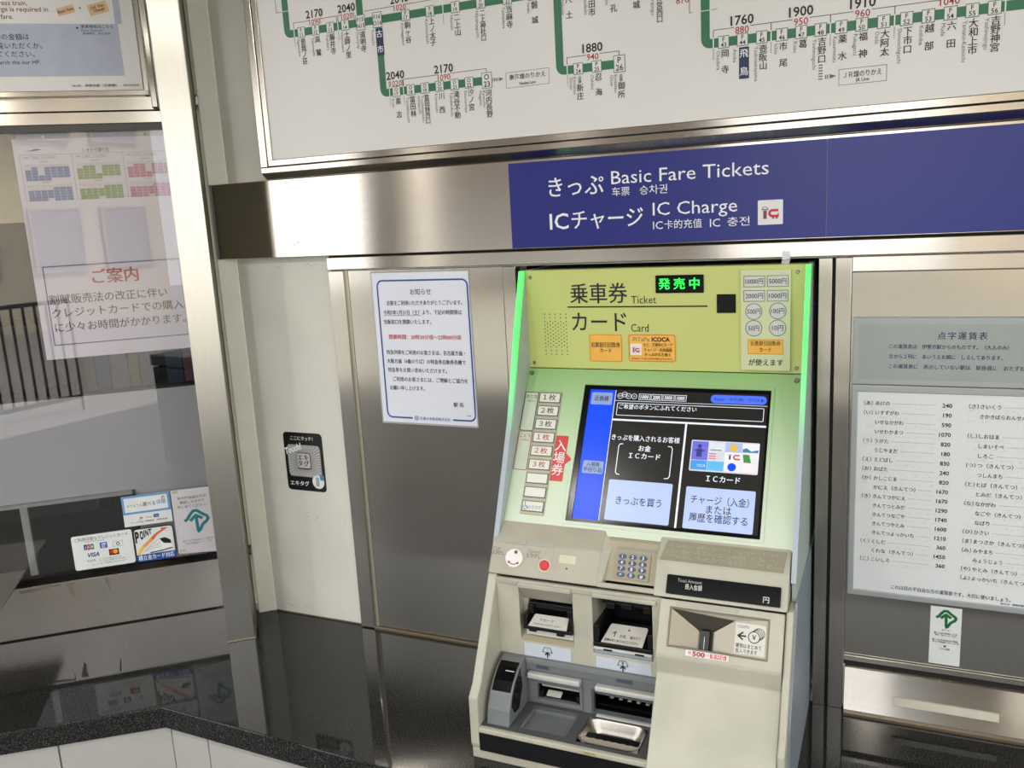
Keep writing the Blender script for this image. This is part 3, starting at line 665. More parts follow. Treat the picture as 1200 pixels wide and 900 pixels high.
c2 = [('（さ）', 'さいくう', '240'), ('', 'さかきばらおんせんぐち', '830'), None, ('（し）', 'しおはま', '1070'), ('', 'しまいそべ', '680'), ('', 'しろこ', '830'), ('（つ）', 'つ（きんてつ）', '830'), ('', 'つしんまち', '830'), ('（と）', 'とば（きんてつ）', '330'),
      ('', 'とみだ（きんてつ）', '1290'), ('（な）', 'なかがわ', '590'), ('', 'なごや（きんてつ）', '1740'), ('', 'なばり', '1090'), ('（ひ）', 'ひさい', '680'), ('（ま）', 'まつさか（きんてつ）', '460'), ('（み）', 'みやまち', '300'), ('', 'みょうじょう', '240'), ('（や）', 'やとみ（きんてつ）', '1600'), ('（よ）', 'よっかいち（きんてつ）', '1210')]
def col(rows, ul, un, ue, hh=0.0098):
    for i, r in enumerate(rows):
        if not r: continue
        v = 0.7595 - i * 0.0217 * (1 if rows is c1 else 1.0)
        if r[0]: P.text(r[0], ul, v, hh, bold=0.012)
        wn = len(r[1]) * 0.0096; P.text(r[1], un, v, hh, u1=un + wn, bold=0.012)
        P.text(r[2], ue, v, 0.0088, al='r', bold=0.02, u1=None)
        x = un + wn + 0.006; q = P.m('leader_dots', black)
        while x < ue - 0.032: q.rect(bF, x, x + 0.0013, v - 0.0004, v + 0.0004, P.n); x += 0.0028
        braille(P.m('braille_dots', dot_m), bF, ul, ue, v - 0.012, P.n, 0.6)
col(c1, -0.060, -0.036, 0.116); col(c2, 0.148, 0.170, 0.345)
P.text('これは目の不自由な方の運賃表です。大切に使いましょう。', 0.008, 0.3275, 0.0098, u1=0.248, bold=0.012)
P.text('2019.10　伊勢市駅　(1)', 0.229, 0.3175, 0.005, u1=0.285, bold=0.02)
P.flush(b2)

# ------------------------------------------------------------------ the two hearing / help mark stickers share this drawing
def ear_mark(F, P_, u, v, s, m, w=None):
    """bent arrow mark: a roof line that folds back into a kite, with an arrow rising inside"""
    w = w or s * 0.14; q = P_.m('mark', m)
    pts = [(-0.46, 0.02), (-0.34, 0.10), (-0.22, 0.28), (-0.08, 0.42), (0.06, 0.42), (0.22, 0.28), (0.42, 0.14), (0.46, 0.04), (0.40, -0.06), (0.22, -0.20), (0.10, -0.42), (0.04, -0.46), (0.02, -0.40), (0.0, 0.18)]
    q.path(F, [(u + a * s, v + b * s) for a, b in pts], w, P_.n)
    q.path(F, [(u + a * s, v + b * s) for a, b in [(-0.24, 0.0), (-0.08, 0.16), (0.0, 0.22), (0.10, 0.16), (0.24, 0.06)]], w, P_.n + 0.00005)
hs = thing('help_mark_sticker', 'tall white sticker with a green arrow mark on the dark steel below the fare list', 'sticker', (0.124, -0.005, 0.149))
part('sticker_base', M().box(bF, 0.092, 0.1555, 0.1495, 0.2905, 0, 0.0008), mat('sticker_white', (222, 226, 224), 0.35), hs)
P = Print(bF, 0.0013); ear_mark(bF, P, 0.124, 0.263, 0.044, green_p)
P.text('耳マーク', 0.124, 0.2345, 0.0035, al='c', bold=0.02)
for t_, v, a, b in [('聞こえが不自由なことを', 0.2265, 0.101, 0.148), ('表す「耳マーク」です', 0.2215, 0.103, 0.146), ('聞こえが不自由な方は筆談', 0.2095, 0.098, 0.150), ('などで対応いたします', 0.2045, 0.098, 0.152), ('ピクトの詳細', 0.188, 0.114, 0.134)]:
    P.text(t_, a, v, 0.004, u1=b, bold=0.02)
P.m('lettering', black).face(bF, [(0.120, 0.197), (0.124, 0.192), (0.128, 0.197)], P.n)
P.flush(hs)

# ------------------------------------------------------------------ ticket office window on the angled wall
wn = struct('window_1')
part('sill_plate', M().box(L, -2.4, 0.0, 0.004, 0.168, -0.06, 0.0), st_h, wn, bevel=0.001, seg=1)
part('sill_ledge', M().prism(Fr(L.o, -L.n, L.v), [(0.06, 0.168), (-0.008, 0.168), (-0.008, 0.176), (0.004, 0.186), (0.004, 0.197), (0.06, 0.197)], -0.0, 2.4), st_h, wn, bevel=0.0008, seg=1)
sn = mat('glue_stain', (112, 104, 88), 0.6)
part('glue_stain', M().face(L, [(-0.585, 0.158), (-0.470, 0.164), (-0.468, 0.160), (-0.500, 0.155), (-0.560, 0.150), (-0.583, 0.151)], 0.0004)
     .face(L, [(-0.452, 0.158), (-0.430, 0.160), (-0.434, 0.140), (-0.432, 0.118), (-0.438, 0.108), (-0.443, 0.125), (-0.449, 0.142)], 0.0004)
     .face(L, [(-0.340, 0.160), (-0.334, 0.160), (-0.330, 0.118), (-0.333, 0.118)], 0.0004).face(L, [(-0.472, 0.160), (-0.468, 0.160), (-0.470, 0.138)], 0.0004), sn, wn, kind='stuff')
part('base_gap', M().box(L, -2.4, 0.0, 0.0, 0.004, -0.05, -0.004), dark, wn)
part('glazing_gasket', M().box(L, -2.4, 0.0, 1.513, 1.532, -0.04, -0.003), mat('gasket_grey', (70, 68, 66), 0.4, 0.5), wn)
part('window_head', M().box(L, -2.4, 0.0, 1.532, 1.566, -0.04, 0.0), st_h, wn, bevel=0.002)
part('glass', M().box(L, -2.4, 0.0, 0.19, 1.52, -0.014, -0.008), glass, wn)
part('sliding_frame', M().box(L, -0.550, -0.528, 0.197, 0.416, -0.032, -0.016), alu, wn, bevel=0.001, seg=1)
part('sliding_frame', M().box(L, -2.2, -0.222, 0.416, 0.426, -0.032, -0.016), alu, wn)
part('window_stop', M().box(L, -0.230, -0.222, 0.412, 0.426, -0.030, -0.016), dark, wn)
fb = thing('frosted_counter_board', 'pale grey frosted board behind the ticket window glass', 'board', tuple(L.p(-0.4, 0.2, -0.04)))
part('board_sheet', M().prism(L, [(-0.222, 0.186), (0.0, 0.186), (0.0, 0.738), (-0.86, 0.738), (-0.80, 0.56), (-0.78, 0.426), (-0.222, 0.426)], -0.038, -0.034), frost, fb)

# ticket office interior
off = struct('wall_back')
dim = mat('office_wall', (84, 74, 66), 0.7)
part('back_wall', M().box(L, -2.6, 0.6, ZF, ZC, -1.75, -1.65), dim, off)
part('side_wall', M().box(L, -0.0, 0.05, ZF, ZC, -1.7, -0.2), dim, off)
part('far_wall', M().box(L, -2.6, -2.5, ZF, ZC, -1.7, -0.1), dim, off)
part('office_ceiling', M().box(L, -2.6, 0.6, 2.2, 2.28, -1.7, -0.12), dim, off)
part('pale_partition', M().box(L, -0.75, -0.44, 1.27, 1.9, -0.34, -0.30), mat('partition_cream', (228, 214, 184), 0.6), off)
desk = thing('office_desk', 'dark desk top inside the ticket office behind the glass', 'desk', tuple(L.p(-1.0, ZF, -0.5)))
part('desk_top', M().box(L, -2.2, -0.05, 0.14, 0.165, -0.75, -0.07), mat('desk_dark', (44, 40, 38), 0.5), desk, bevel=0.002)
for a in (-2.15, -0.12): part('leg', M().box(L, a - 0.02, a + 0.02, ZF, 0.14, -0.70, -0.66), blk, desk)
shf = thing('office_shelf', 'dark shelf unit of binders seen through the gap below the paper notice', 'shelf', tuple(L.p(-0.55, ZF, -1.4)))
part('carcass', M().box(L, -1.15, -0.02, ZF, 1.3, -1.62, -1.60).box(L, -1.15, -1.13, ZF, 1.3, -1.60, -1.30).box(L, -0.04, -0.02, ZF, 1.3, -1.60, -1.30).box(L, -0.60, -0.58, ZF, 1.3, -1.60, -1.30), mat('shelf_grey', (74, 70, 66), 0.6), shf)
for z in (0.2, 0.52, 0.84, 1.16): part('shelf_board', M().box(L, -1.13, -0.04, z, z + 0.015, -1.60, -1.30), mat('shelf_grey'), shf)
bc = [(120, 84, 60), (60, 74, 110), (130, 126, 120), (150, 120, 60), (84, 88, 92), (40, 60, 96), (140, 90, 110)]
binder_lb = ['brown', 'slate blue', 'pale grey', 'ochre', 'dark grey', 'deep blue', 'dusty pink']
k = 0
for z in (0.535,):
    a = -0.57
    while a < -0.10:
        wd = 0.045 + 0.03 * ((k * 7) % 3) / 2; hh = 0.20 + 0.03 * ((k * 5) % 3) / 2; c = k % 7
        o = part('binder', M().box(L, a, a + wd - 0.004, z, z + hh, -1.58, -1.36), mat('binder_%d' % c, bc[c], 0.6), bevel=0.002, seg=1)
        tag(o, '%s binder, %s from the left on the dim office shelf behind the ticket window' % (binder_lb[c], ['first', 'second', 'third', 'fourth', 'fifth', 'sixth', 'seventh', 'eighth', 'ninth', 'tenth'][k]), 'binder', 'binders on the office shelf'); a += wd + (0.05 if k % 5 == 4 else 0.001); k += 1

# upper fare poster in its steel frame
po = thing('fare_poster', 'framed white fare poster with a blue-grey panel above the ticket window', 'poster', tuple(L.p(-0.4, 1.57, 0)))
part('poster_sheet', M().box(L, -1.4, -0.040, 1.622, 2.2, -0.002, 0.006), board_w, po)
part('frame_rail', M().prism(Fr(L.o, -L.n, L.v), [(0.0, 1.5705), (-0.022, 1.5705), (-0.026, 1.576), (-0.026, 1.600), (-0.02, 1.606), (0.0, 1.606)], 0.003, 1.5), st_h, po, bevel=0.001, seg=1)
part('frame_lip', M().box(L, -1.4, -0.024, 1.6065, 1.623, 0.0, 0.014), st_f, po, bevel=0.002)
part('frame_rail', M().box(L, -0.021, -0.003, 1.5705, 2.2, 0.0, 0.026), st_v, po, bevel=0.003)
part('frame_lip', M().box(L, -0.038, -0.024, 1.6065, 2.2, 0.0, 0.014), st_f, po, bevel=0.002)
F2 = Fr(L.p(0, 0, 0.006), L.u, L.v); P = Print(F2, 0.0008)
P.m('blue_grey_panel', mat('poster_blue_grey', (176, 182, 200), 0.4)).rect(F2, -1.3, -0.085, 1.663, 1.803, 0.0006)
P.m('column_edge', mat('poster_blue_grey')).rect(F2, -0.092, -0.074, 1.803, 2.2, 0.0006)
maroon = mat('maroon_print', (140, 34, 40), 0.5)
P.text('express train,', -0.310, 1.857, 0.0125, maroon, al='r', bold=0.004); P.text('charge is required in', -0.260, 1.841, 0.0125, maroon, al='r', bold=0.004); P.text('fare.', -0.350, 1.8215, 0.0125, maroon, al='r', bold=0.004)
tb = mat('ticket_tan', (222, 184, 138), 0.5)
def tilted(u, v, w_, h_, a, m, n):
    c_, s_ = math.cos(a), math.sin(a)
    part('ticket_patch', M().face(F2, [(u + x * c_ - y * s_, v + x * s_ + y * c_) for x, y in ((-w_ / 2, -h_ / 2), (w_ / 2, -h_ / 2), (w_ / 2, h_ / 2), (-w_ / 2, h_ / 2))], n), m, po)
tilted(-0.2155, 1.8385, 0.046, 0.021, 0.26, tb, 0.0007); tilted(-0.131, 1.8445, 0.052, 0.030, 0.26, tb, 0.0007)
P.text('Basic Fare', -0.2155, 1.8385, 0.0072, al='c', rot=0.26, bold=0.02); P.text('Ltd. Exp.', -0.132, 1.850, 0.0072, al='c', rot=0.26, bold=0.02); P.text('Charge', -0.129, 1.841, 0.0072, al='c', rot=0.26, bold=0.02)
P.text('+', -0.1775, 1.845, 0.010, al='c', bold=0.01)
P.text('特急券の金額は', -0.318, 1.768, 0.0155, al='r', bold=0.006); P.text('下表をご覧いただくか、', -0.289, 1.7445, 0.0155, al='r', bold=0.006); P.text('検索してください。', -0.311, 1.7225, 0.0155, al='r', bold=0.006); P.text('search the our HP.', -0.299, 1.7015, 0.0105, al='r', bold=0.008)
P.text('運賃検索はこちら', -0.183, 1.7955, 0.0085, u1=-0.098, bold=0.012); P.text('Fare Search', -0.182, 1.7855, 0.006, u1=-0.127); P.text('查询票价　운임 검색', -0.180, 1.777, 0.0055, u1=-0.109, bold=0.02)
P.m('lettering', black).face(F2, [(-0.196, 1.794), (-0.188, 1.794), (-0.192, 1.788)], 0.0009)
P.text('N142　伊勢市駅（近鉄側）　2023.04.01', -0.226, 1.6365, 0.0075, u1=-0.050, bold=0.012)
P.flush(po)

# calendar + notice papers behind the glass
ca = thing('calendar_sheet', 'lavender paper with three colour-coded month calendars behind the window glass', 'calendar', tuple(L.p(-0.2, 1.13, -0.02)))
F3 = Fr(L.p(0, 0, -0.022), L.u, L.v)
part('paper_sheet', M().box(F3, -0.410, 0.0, 1.137, 1.511, 0, 0.0012), lavender, ca); part('top_band', M().box(F3, -0.410, 0.0, 1.497, 1.511, 0.0012, 0.0018), lav_dk, ca)
part('eyelet', M().cyl(F3, -0.055, 1.5015, 0.0045, 0.0018, 0.003, 14), blk, ca); part('eyelet', M().cyl(F3, -0.327, 1.5025, 0.004, 0.0018, 0.003, 14), lavender, ca)
P = Print(F3, 0.0018); P.text('しまかぜ運行日', -0.228, 1.4615, 0.0115, serif, u1=-0.159, bold=0.012)
lnm = P.m('ruling', mat('ruling_grey', (120, 116, 128)))
lnm.path(F3, [(-0.396, 1.325), (0.0, 1.325), (0.0, 1.453), (-0.396, 1.453)], 0.0008, P.n, True)
for u in (-0.260, -0.122): lnm.rect(F3, u - 0.0005, u + 0.0005, 1.325, 1.453, P.n)
cols = [('calendar_blue', (84, 112, 172)), ('calendar_green', (112, 146, 50)), ('calendar_pink', (182, 84, 132))]
for q, (cn, cc) in enumerate(cols):
    u0 = -0.388 + 0.1365 * q
    lnm.path(F3, [(u0 + 0.020, 1.441), (u0 + 0.085, 1.441), (u0 + 0.085, 1.449), (u0 + 0.020, 1.449)], 0.0006, P.n, True)
    P.text('1/1(月祝)～・3/31(日)の間運行', u0 + 0.023, 1.445, 0.004, serif, u1=u0 + 0.082)
    P.text('大阪発', u0, 1.445, 0.004, serif, u1=u0 + 0.014)
    for b in range(2):
        vt = 1.4265 - b * 0.0575
        P.text('2024年%d月' % (b + 1), u0 + 0.052, vt + 0.0065, 0.0045, serif, al='c')
        for r in range(6):
            for c in range(7):
                if r == 0: m_ = mat('cal_head', (206, 202, 208)); 
                elif (r == 1 and c < (1 + 3 * b)) or (r == 5 and c > 3 and b == 0) or (c == 2 + (q > 0) and r < 4 and b == 0) or (r == 5 and c == 3 and b): m_ = mat('cal_blank', (214, 210, 216))
                else: m_ = mat(cn, cc, 0.5)
                x0 = u0 + c * 0.0168; P.m('calendar_cell', m_).rect(F3, x0 + 0.0006, x0 + 0.0162, vt - (r + 1) * 0.0078 + 0.0005, vt - r * 0.0078, P.n)
    P.m('calendar_key', mat(cn)).rect(F3, u0 + 0.004, u0 + 0.020, 1.3285, 1.3345, P.n); P.text('運行日', u0 + 0.026, 1.3315, 0.0055, serif)
P.m('mark', mat('calendar_blue')).face(F3, [(-0.380, 1.463), (-0.350, 1.470), (-0.335, 1.467), (-0.355, 1.464)], P.n)
P.flush(ca)
no_ = thing('credit_card_notice', 'blue-bordered paper notice with a red heading behind the window glass', 'notice', tuple(L.p(-0.2, 0.86, -0.02)))
part('paper_sheet', M().box(F3, -0.410, 0.0, 0.860, 1.1365, 0, 0.0012), lavender, no_)
P = Print(F3, 0.0018)
P.m('border', mat('border_indigo', (56, 72, 130))).path(F3, [(-0.382, 0.902), (-0.004, 0.902), (-0.004, 1.134), (-0.382, 1.134)], 0.003, P.n, True)
P.text('ご案内', -0.254, 1.096, 0.041, mat('notice_brick', (168, 36, 36), 0.5), u1=-0.124, bold=0.035)
P.text('割賦販売法の改正に伴い', -0.378, 1.036, 0.027, serif, u1=-0.050, bold=0.01); P.text('クレジットカードでの購入', -0.376, 0.996, 0.027, serif, u1=-0.008, bold=0.01); P.text('に少々お時間がかかります。', -0.374, 0.953, 0.027, serif, u1=-0.006, bold=0.01)
P.flush(no_)

# stickers on the outside of the glass
F4 = Fr(L.p(0, 0, -0.008), L.u, L.v)
jr = thing('railway_pass_sticker', 'small blue and white sticker above the two card stickers on the window', 'sticker', tuple(L.p(-0.19, 0.313, -0.008)))
part('sticker_base', M().box(F4, -0.263, -0.1215, 0.314, 0.4125, 0, 0.0012), mat('sticker_white'), jr)
P = Print(F4, 0.0016); P.m('blue_field', mat('sky_blue', (100, 148, 200))).rect(F4, -0.263, -0.1215, 0.353, 0.4125, P.n); P.m('white_field', mat('sticker_white')).rect(F4, -0.256, -0.129, 0.360, 0.406, P.n + 0.0002)
P.text('＃てんてん', -0.249, 0.380, 0.009, black, u1=-0.204, dn=0.0005); P.text('選べる', -0.203, 0.381, 0.013, black, u1=-0.165, bold=0.01, dn=0.0005); P.text('体験', -0.162, 0.383, 0.015, mat('sky_blue'), u1=-0.134, bold=0.01, dn=0.0005); P.text('JR', -0.148, 0.398, 0.0065, mat('jr_orange', (214, 110, 60)), u1=-0.134, bold=0.03, dn=0.0005)
P.m('badge', blue_b).rect(F4, -0.176, -0.160, 0.334, 0.345, P.n); P.text('Train', -0.168, 0.3395, 0.004, white_t, al='c', dn=0.0003)
P.text('JR', -0.218, 0.338, 0.006, red_t, u1=-0.206, bold=0.03); P.text('Smile', -0.197, 0.338, 0.005, grey_t, u1=-0.180)
for a, b, c, m_ in [(-0.244, -0.208, 'きっぷ予約', grey_t), (-0.202, -0.176, '伊勢鉄道', navy), (-0.168, -0.136, '熊野古道', red_t)]: P.text(c, a, 0.3255, 0.0055, m_, u1=b, bold=0.01)
P.flush(jr)
cc = thing('credit_card_sticker', 'rounded white sticker listing accepted credit cards, low on the window glass', 'sticker', tuple(L.p(-0.33, 0.195, -0.008)))
part('sticker_base', M().prism(F4, rr(-0.421, -0.246, 0.195, 0.306, 0.007), 0, 0.0012), mat('sticker_white'), cc)
P = Print(F4, 0.0016); P.text('ご利用可能なクレジットカード', -0.411, 0.293, 0.0115, grey_t, u1=-0.258, bold=0.008); P.text('Credit Cards Accepted', -0.355, 0.2845, 0.004, grey_t, al='c')
for i, (c, ch) in enumerate([((30, 60, 140), 'J'), ((180, 30, 50), 'C'), ((20, 120, 60), 'B')]):
    P.m('card_mark', mat('jcb_%d' % i, c)).prism(F4, rr(-0.388 + i * 0.0098, -0.3788 + i * 0.0098, 0.258, 0.276, 0.0025), P.n - 0.0002, P.n); P.text(ch, -0.3834 + i * 0.0098, 0.267, 0.007, white_t, al='c', bold=0.02, dn=0.0003)
P.m('card_mark', mat('amex_blue', (40, 90, 160))).rect(F4, -0.342, -0.321, 0.257, 0.276, P.n); P.text('AM', -0.3315, 0.2705, 0.006, white_t, al='c', bold=0.02, dn=0.0003); P.text('EX', -0.3315, 0.2625, 0.006, white_t, al='c', bold=0.02, dn=0.0003)
P.m('card_mark', grey_t).path(F4, [(-0.304, 0.257), (-0.276, 0.257), (-0.276, 0.274), (-0.304, 0.274)], 0.0007, P.n, True); P.m('card_mark', navy).ring(F4, -0.290, 0.2655, 0.0042, 0.0022, P.n, 12)
P.text('VISA', -0.382, 0.2405, 0.0130, mat('visa_navy', (30, 48, 130)), u1=-0.345, bold=0.03, shear=0.25)
P.m('card_mark', blk).rect(F4, -0.319, -0.290, 0.230, 0.250, P.n); P.m('card_mark', red_p).disc(F4, -0.3095, 0.241, 0.0072, P.n + 0.0002, 16); P.m('card_mark', mat('mc_orange', (240, 160, 40))).disc(F4, -0.3, 0.241, 0.0072, P.n + 0.0003, 16)
P.text('KIPS', -0.384, 0.2215, 0.007, grey_t, u1=-0.360)
for v, a, b in ((0.223, -0.350, -0.285), (0.2165, -0.350, -0.272), (0.208, -0.372, -0.270)): P.text('カードをご利用いただけます', a, v, 0.0045, grey_t, u1=b, bold=0.01)
P.flush(cc)
ps = thing('point_card_sticker', 'white rounded sticker with a train, an orange arrow and a blue lettered base', 'sticker', tuple(L.p(-0.18, 0.193, -0.008)))
part('sticker_base', M().prism(F4, rr(-0.2425, -0.1235, 0.193, 0.303, 0.010), 0, 0.0010), mat('sticker_black'), ps)
part('white_field', M().prism(F4, rr(-0.2400, -0.1260, 0.196, 0.3005, 0.009), 0.0010, 0.0013), mat('sticker_white'), ps)
P = Print(F4, 0.0016)
bb = rr(-0.2425, -0.1235, 0.193, 0.240, 0.010)
P.m('blue_base', mat('point_blue', (24, 74, 150))).face(F4, [p for p in bb if p[1] < 0.215] + [(-0.2425, 0.2165)] if False else [(-0.1335, 0.193), (-0.1265, 0.196), (-0.1235, 0.203), (-0.1235, 0.2165), (-0.2425, 0.2165), (-0.2425, 0.203), (-0.2395, 0.196), (-0.2325, 0.193)], P.n)
P.text('積立金カード対応', -0.2365, 0.2050, 0.0155, white_t, u1=-0.130, bold=0.02, dn=0.0003)
for i, ch in enumerate('POINT'):
    hgt = [0.034, 0.026, 0.022, 0.019, 0.016][i]; P.text(ch, -0.2385 + [0, 0.0145, 0.0265, 0.0315, 0.0415][i], 0.293 - hgt / 2 + i * 0.0012, hgt, black, u1=-0.2385 + [0.0125, 0.0255, 0.0295, 0.0405, 0.0505][i], bold=0.05, dn=0.0002)
def ribbon(pts, ws, ms):
    for i in range(len(pts) - 1):
        (a, b), (c, d) = pts[i], pts[i + 1]; w0, w1 = ws[i], ws[i + 1]; dx, dy = c - a, d - b; l_ = math.hypot(dx, dy); nx, ny = -dy / l_, dx / l_
        P.m('swoosh', ms[i]).face(F4, [(a - nx * w0, b - ny * w0), (c - nx * w1, d - ny * w1), (c + nx * w1, d + ny * w1), (a + nx * w0, b + ny * w0)], P.n)
ro_ = [mat('sw_yel', (240, 190, 70)), mat('sw_yel'), mat('sw_or', (236, 150, 70)), mat('sw_or'), mat('sw_red', (218, 96, 60)), mat('sw_red')]
ribbon([(-0.235, 0.2185), (-0.226, 0.232), (-0.216, 0.243), (-0.204, 0.253), (-0.190, 0.264), (-0.176, 0.278), (-0.152, 0.2915)], [0.0045, 0.0045, 0.0050, 0.005, 0.0052, 0.004, 0.0028], ro_)
P.m('swoosh', mat('sw_red')).face(F4, [(-0.158, 0.285), (-0.137, 0.296), (-0.160, 0.2975)], P.n + 0.0001)
P.m('train', mat('train_white', (236, 238, 238))).face(F4, [(-0.222, 0.221), (-0.150, 0.2225), (-0.133, 0.228), (-0.132, 0.238), (-0.150, 0.262), (-0.168, 0.264)], P.n + 0.0001)
P.m('train', mat('sticker_black')).face(F4, [(-0.150, 0.264), (-0.168, 0.2625), (-0.163, 0.254), (-0.157, 0.246), (-0.134, 0.242), (-0.136, 0.254)], P.n + 0.0003)
P.m('train', mat('sticker_black')).path(F4, [(-0.222, 0.221), (-0.190, 0.246), (-0.168, 0.262)], 0.0008, P.n + 0.0003); P.m('train', mat('sticker_black')).path(F4, [(-0.200, 0.2195), (-0.165, 0.222), (-0.133, 0.227)], 0.0035, P.n + 0.0003)
for k in range(6):
    a = -0.212 + k * 0.0078; h0 = 0.223 + k * 0.0018; P.m('train', grey_t).path(F4, [(a, h0 + 0.003), (a, h0 + 0.0065 + k * 0.0022), (a + 0.005, h0 + 0.008 + k * 0.0024), (a + 0.005, h0 + 0.0035)], 0.0006, P.n + 0.0003, True)
P.flush(ps)
ap = thing('hearing_mark_paper', 'white paper with a teal arrow mark taped to the window beside the post', 'paper sign', tuple(L.p(-0.06, 0.19, -0.008)))
part('paper_sheet', M().prism(F4, [(-0.117, 0.202), (0.0, 0.192), (0.0, 0.411), (-0.117, 0.413)], 0, 0.0010), mat('paper_pinkish', (206, 202, 206), 0.5), ap)
part('tape_corner', M().prism(F4, rr(-0.114, -0.095, 0.402, 0.411, 0.004), 0.0010, 0.0016), mat('yellowed_tape', (186, 180, 156), 0.4), ap); part('tape_corner', M().prism(F4, rr(-0.113, -0.094, 0.206, 0.215, 0.004), 0.0010, 0.0016), mat('yellowed_tape'), ap)
P = Print(F4, 0.0015)
for i, t_ in enumerate(['耳の不自由な方は', '筆談しますので', '申し出てください。']): P.text(t_, -0.055 - 0.002, 0.384 - i * 0.0145, 0.0095, grey_t, al='c', bold=0.01)
ear_mark(F4, P, -0.051, 0.305, 0.078, teal, 0.0095)
for i, t_ in enumerate(['聞こえが不自由なことを表す', '「国内共通耳マーク」です']): P.text(t_, -0.054, 0.240 - i * 0.0095, 0.0062, grey_t, al='c', u1=None)
P.flush(ap)
# metal document shelf at the far left of the window
ds = thing('steel_document_shelf', 'small dark steel shelf bracket jutting from the window at the left edge', 'shelf', tuple(L.p(-0.65, 0.19, 0.05)))
part('shelf_plate', M().prism(Fr((0, 0, 0.213), (1, 0, 0), (0, 1, 0)), [(-2.431, -0.378), (-2.244, -0.598), (-2.262, -0.615), (-2.62, -0.92), (-2.78, -0.68)][::-1], 0, 0.006), mat('dark_steel_plate', (150, 146, 138), 0.4, 0.8), ds, bevel=0.001, seg=1)
part('bracket', M().prism(Fr(L.p(-0.80, 0, 0), L.n, L.v), [(0.002, 0.10), (0.15, 0.206), (0.002, 0.206)], -0.003, 0.003), mat('dark_steel_plate'), ds)

# ================================================================== the ticket machine
mc = thing('ticket_machine', 'cream and green ticket vending machine with a lit touch screen set into the steel wall', 'ticket machine', (-0.5175, -0.2, 0.0))
XL, XR = -0.860, -0.174
low = [(-0.340, 0.390), (-0.457, 0.173), (-0.480, 0.150), (-0.482, 0.036), (-0.466, 0.0), (0.20, 0.0), (0.20, 0.390)]
part('side_cheek', M().xprism(low, XL, -0.8375), cream, mc, bevel=0.004)
part('side_cheek', M().xprism([(a + 0.003, b) for a, b in low[:-2]] + [(0.2, 0), (0.2, 0.39)], -0.187, XR + 0.002), cream, mc, bevel=0.004)
part('side_panel', M().xprism([(-0.315, 0.40), (-0.43, 0.18), (-0.45, 0.0), (0.2, 0.0), (0.2, 0.40)], XR + 0.002, XR + 0.007), blue_grey, mc)
flp = [(-0.065, 1.074), (-0.117, 0.928), (-0.183, 0.721), (-0.250, 0.570), (-0.307, 0.440)]
def off_(pts, d): return [(a + d, b) for a, b in pts]
for x0, x1, nm in ((XL, XL + 0.011, 'l'), (XR - 0.007, XR + 0.002, 'r')):
    part('side_flange', M().xprism([(a + 0.010, b) for a, b in flp] + [(-0.290, 0.392), (0.2, 0.392), (0.2, 1.074)], x0, x1), mat('flange_grey', (170, 182, 176), 0.4), mc)
    part('light_strip', M().xprism(flp + [(a + 0.0105, b) for a, b in flp[::-1]], x0 - 0.001, x1 + 0.0005), led_strip, mc)
part('upper_body', M().box(W, XL + 0.011, XR - 0.006, 0.39, 1.070, -0.3, -0.04), cream, mc)
part('lower_body', M().box(W, XL + 0.02, XR - 0.012, 0.0, 0.39, -0.19, 0.22), cream, mc)
# yellow header
hd = part('header_panel', M().box(Y, -0.850, -0.182, 0.829, 1.074, -0.02, 0.0), yellow, mc, bevel=0.0012, seg=1)
P = Print(Y, 0.0006)
P.text('乗車券', -0.733, 1.014, 0.046, u1=-0.588, bold=0.014); P.text('Ticket', -0.579, 0.9995, 0.018, u1=-0.518)
P.m('rule', black).rect(Y, -0.741, -0.398, 0.981, 0.9845, P.n)
P.text('カード', -0.731, 0.945, 0.046, u1=-0.592, bold=0.008); P.text('Card', -0.581, 0.932, 0.0185, u1=-0.538)
spk = P.m('speaker_holes', dark)
for r in range(12):
    odd = 3 <= r <= 9
    for c in range(5): spk.disc(Y, -0.803 + c * 0.0142, 0.965 - r * 0.0088 * 1.04, 0.0016, P.n, 6)
    if 2 <= r <= 8:
        for c in range(4): spk.disc(Y, -0.796 + c * 0.0142, 0.9605 - r * 0.0092, 0.0016, P.n, 6)
P.flush(hd)
for x, z in ((-0.837, 1.057), (-0.837, 0.842), (-0.201, 1.057), (-0.201, 0.842)): part('screw', M().cyl(Y, x, z, 0.0048, 0, 0.002, 14, 0.0035), screw_m, mc, smooth=True)
ls = part('status_sign', M().box(Y, -0.519, -0.406, 1.014, 1.056, 0.0, 0.003), blk_gl, mc, bevel=0.0015)
P = Print(Y, 0.0036); 
for i, ch in enumerate('発売中'): P.text(ch, -0.4975 + i * 0.0352, 1.035, 0.0245, led_g, al='c', bold=0.02)
P.flush(ls)
part('sensor_window', M().box(Y, -0.377, -0.334, 0.967, 1.010, 0.0, 0.0025), blk_gl, mc, bevel=0.001)
pp = part('payment_plate', M().box(Y, -0.322, -0.214, 0.836, 1.0645, 0.0, 0.007), plate_y, mc, bevel=0.0012, label='pale plate listing accepted banknotes and coins')
P = Print(Y, 0.0078); slv = mat('note_grey', (206, 208, 206), 0.4); oln = mat('note_outline', (110, 112, 116), 0.5)
for (a, b, c, d, t_) in [(-0.315, -0.270, 1.0265, 1.0505, '10000円'), (-0.264, -0.220, 1.0265, 1.0505, '5000円'), (-0.315, -0.270, 0.994, 1.018, '2000円'), (-0.264, -0.220, 0.994, 1.018, '1000円')]:
    P.m('note_box', slv).rect(Y, a, b, c, d, P.n - 0.0003); P.m('note_outline', oln).path(Y, [(a, c), (b, c), (b, d), (a, d)], 0.0014, P.n, True); P.text(t_, a + 0.0035, (c + d) / 2, 0.0125, u1=b - 0.0035, bold=0.004, dn=0.0002)
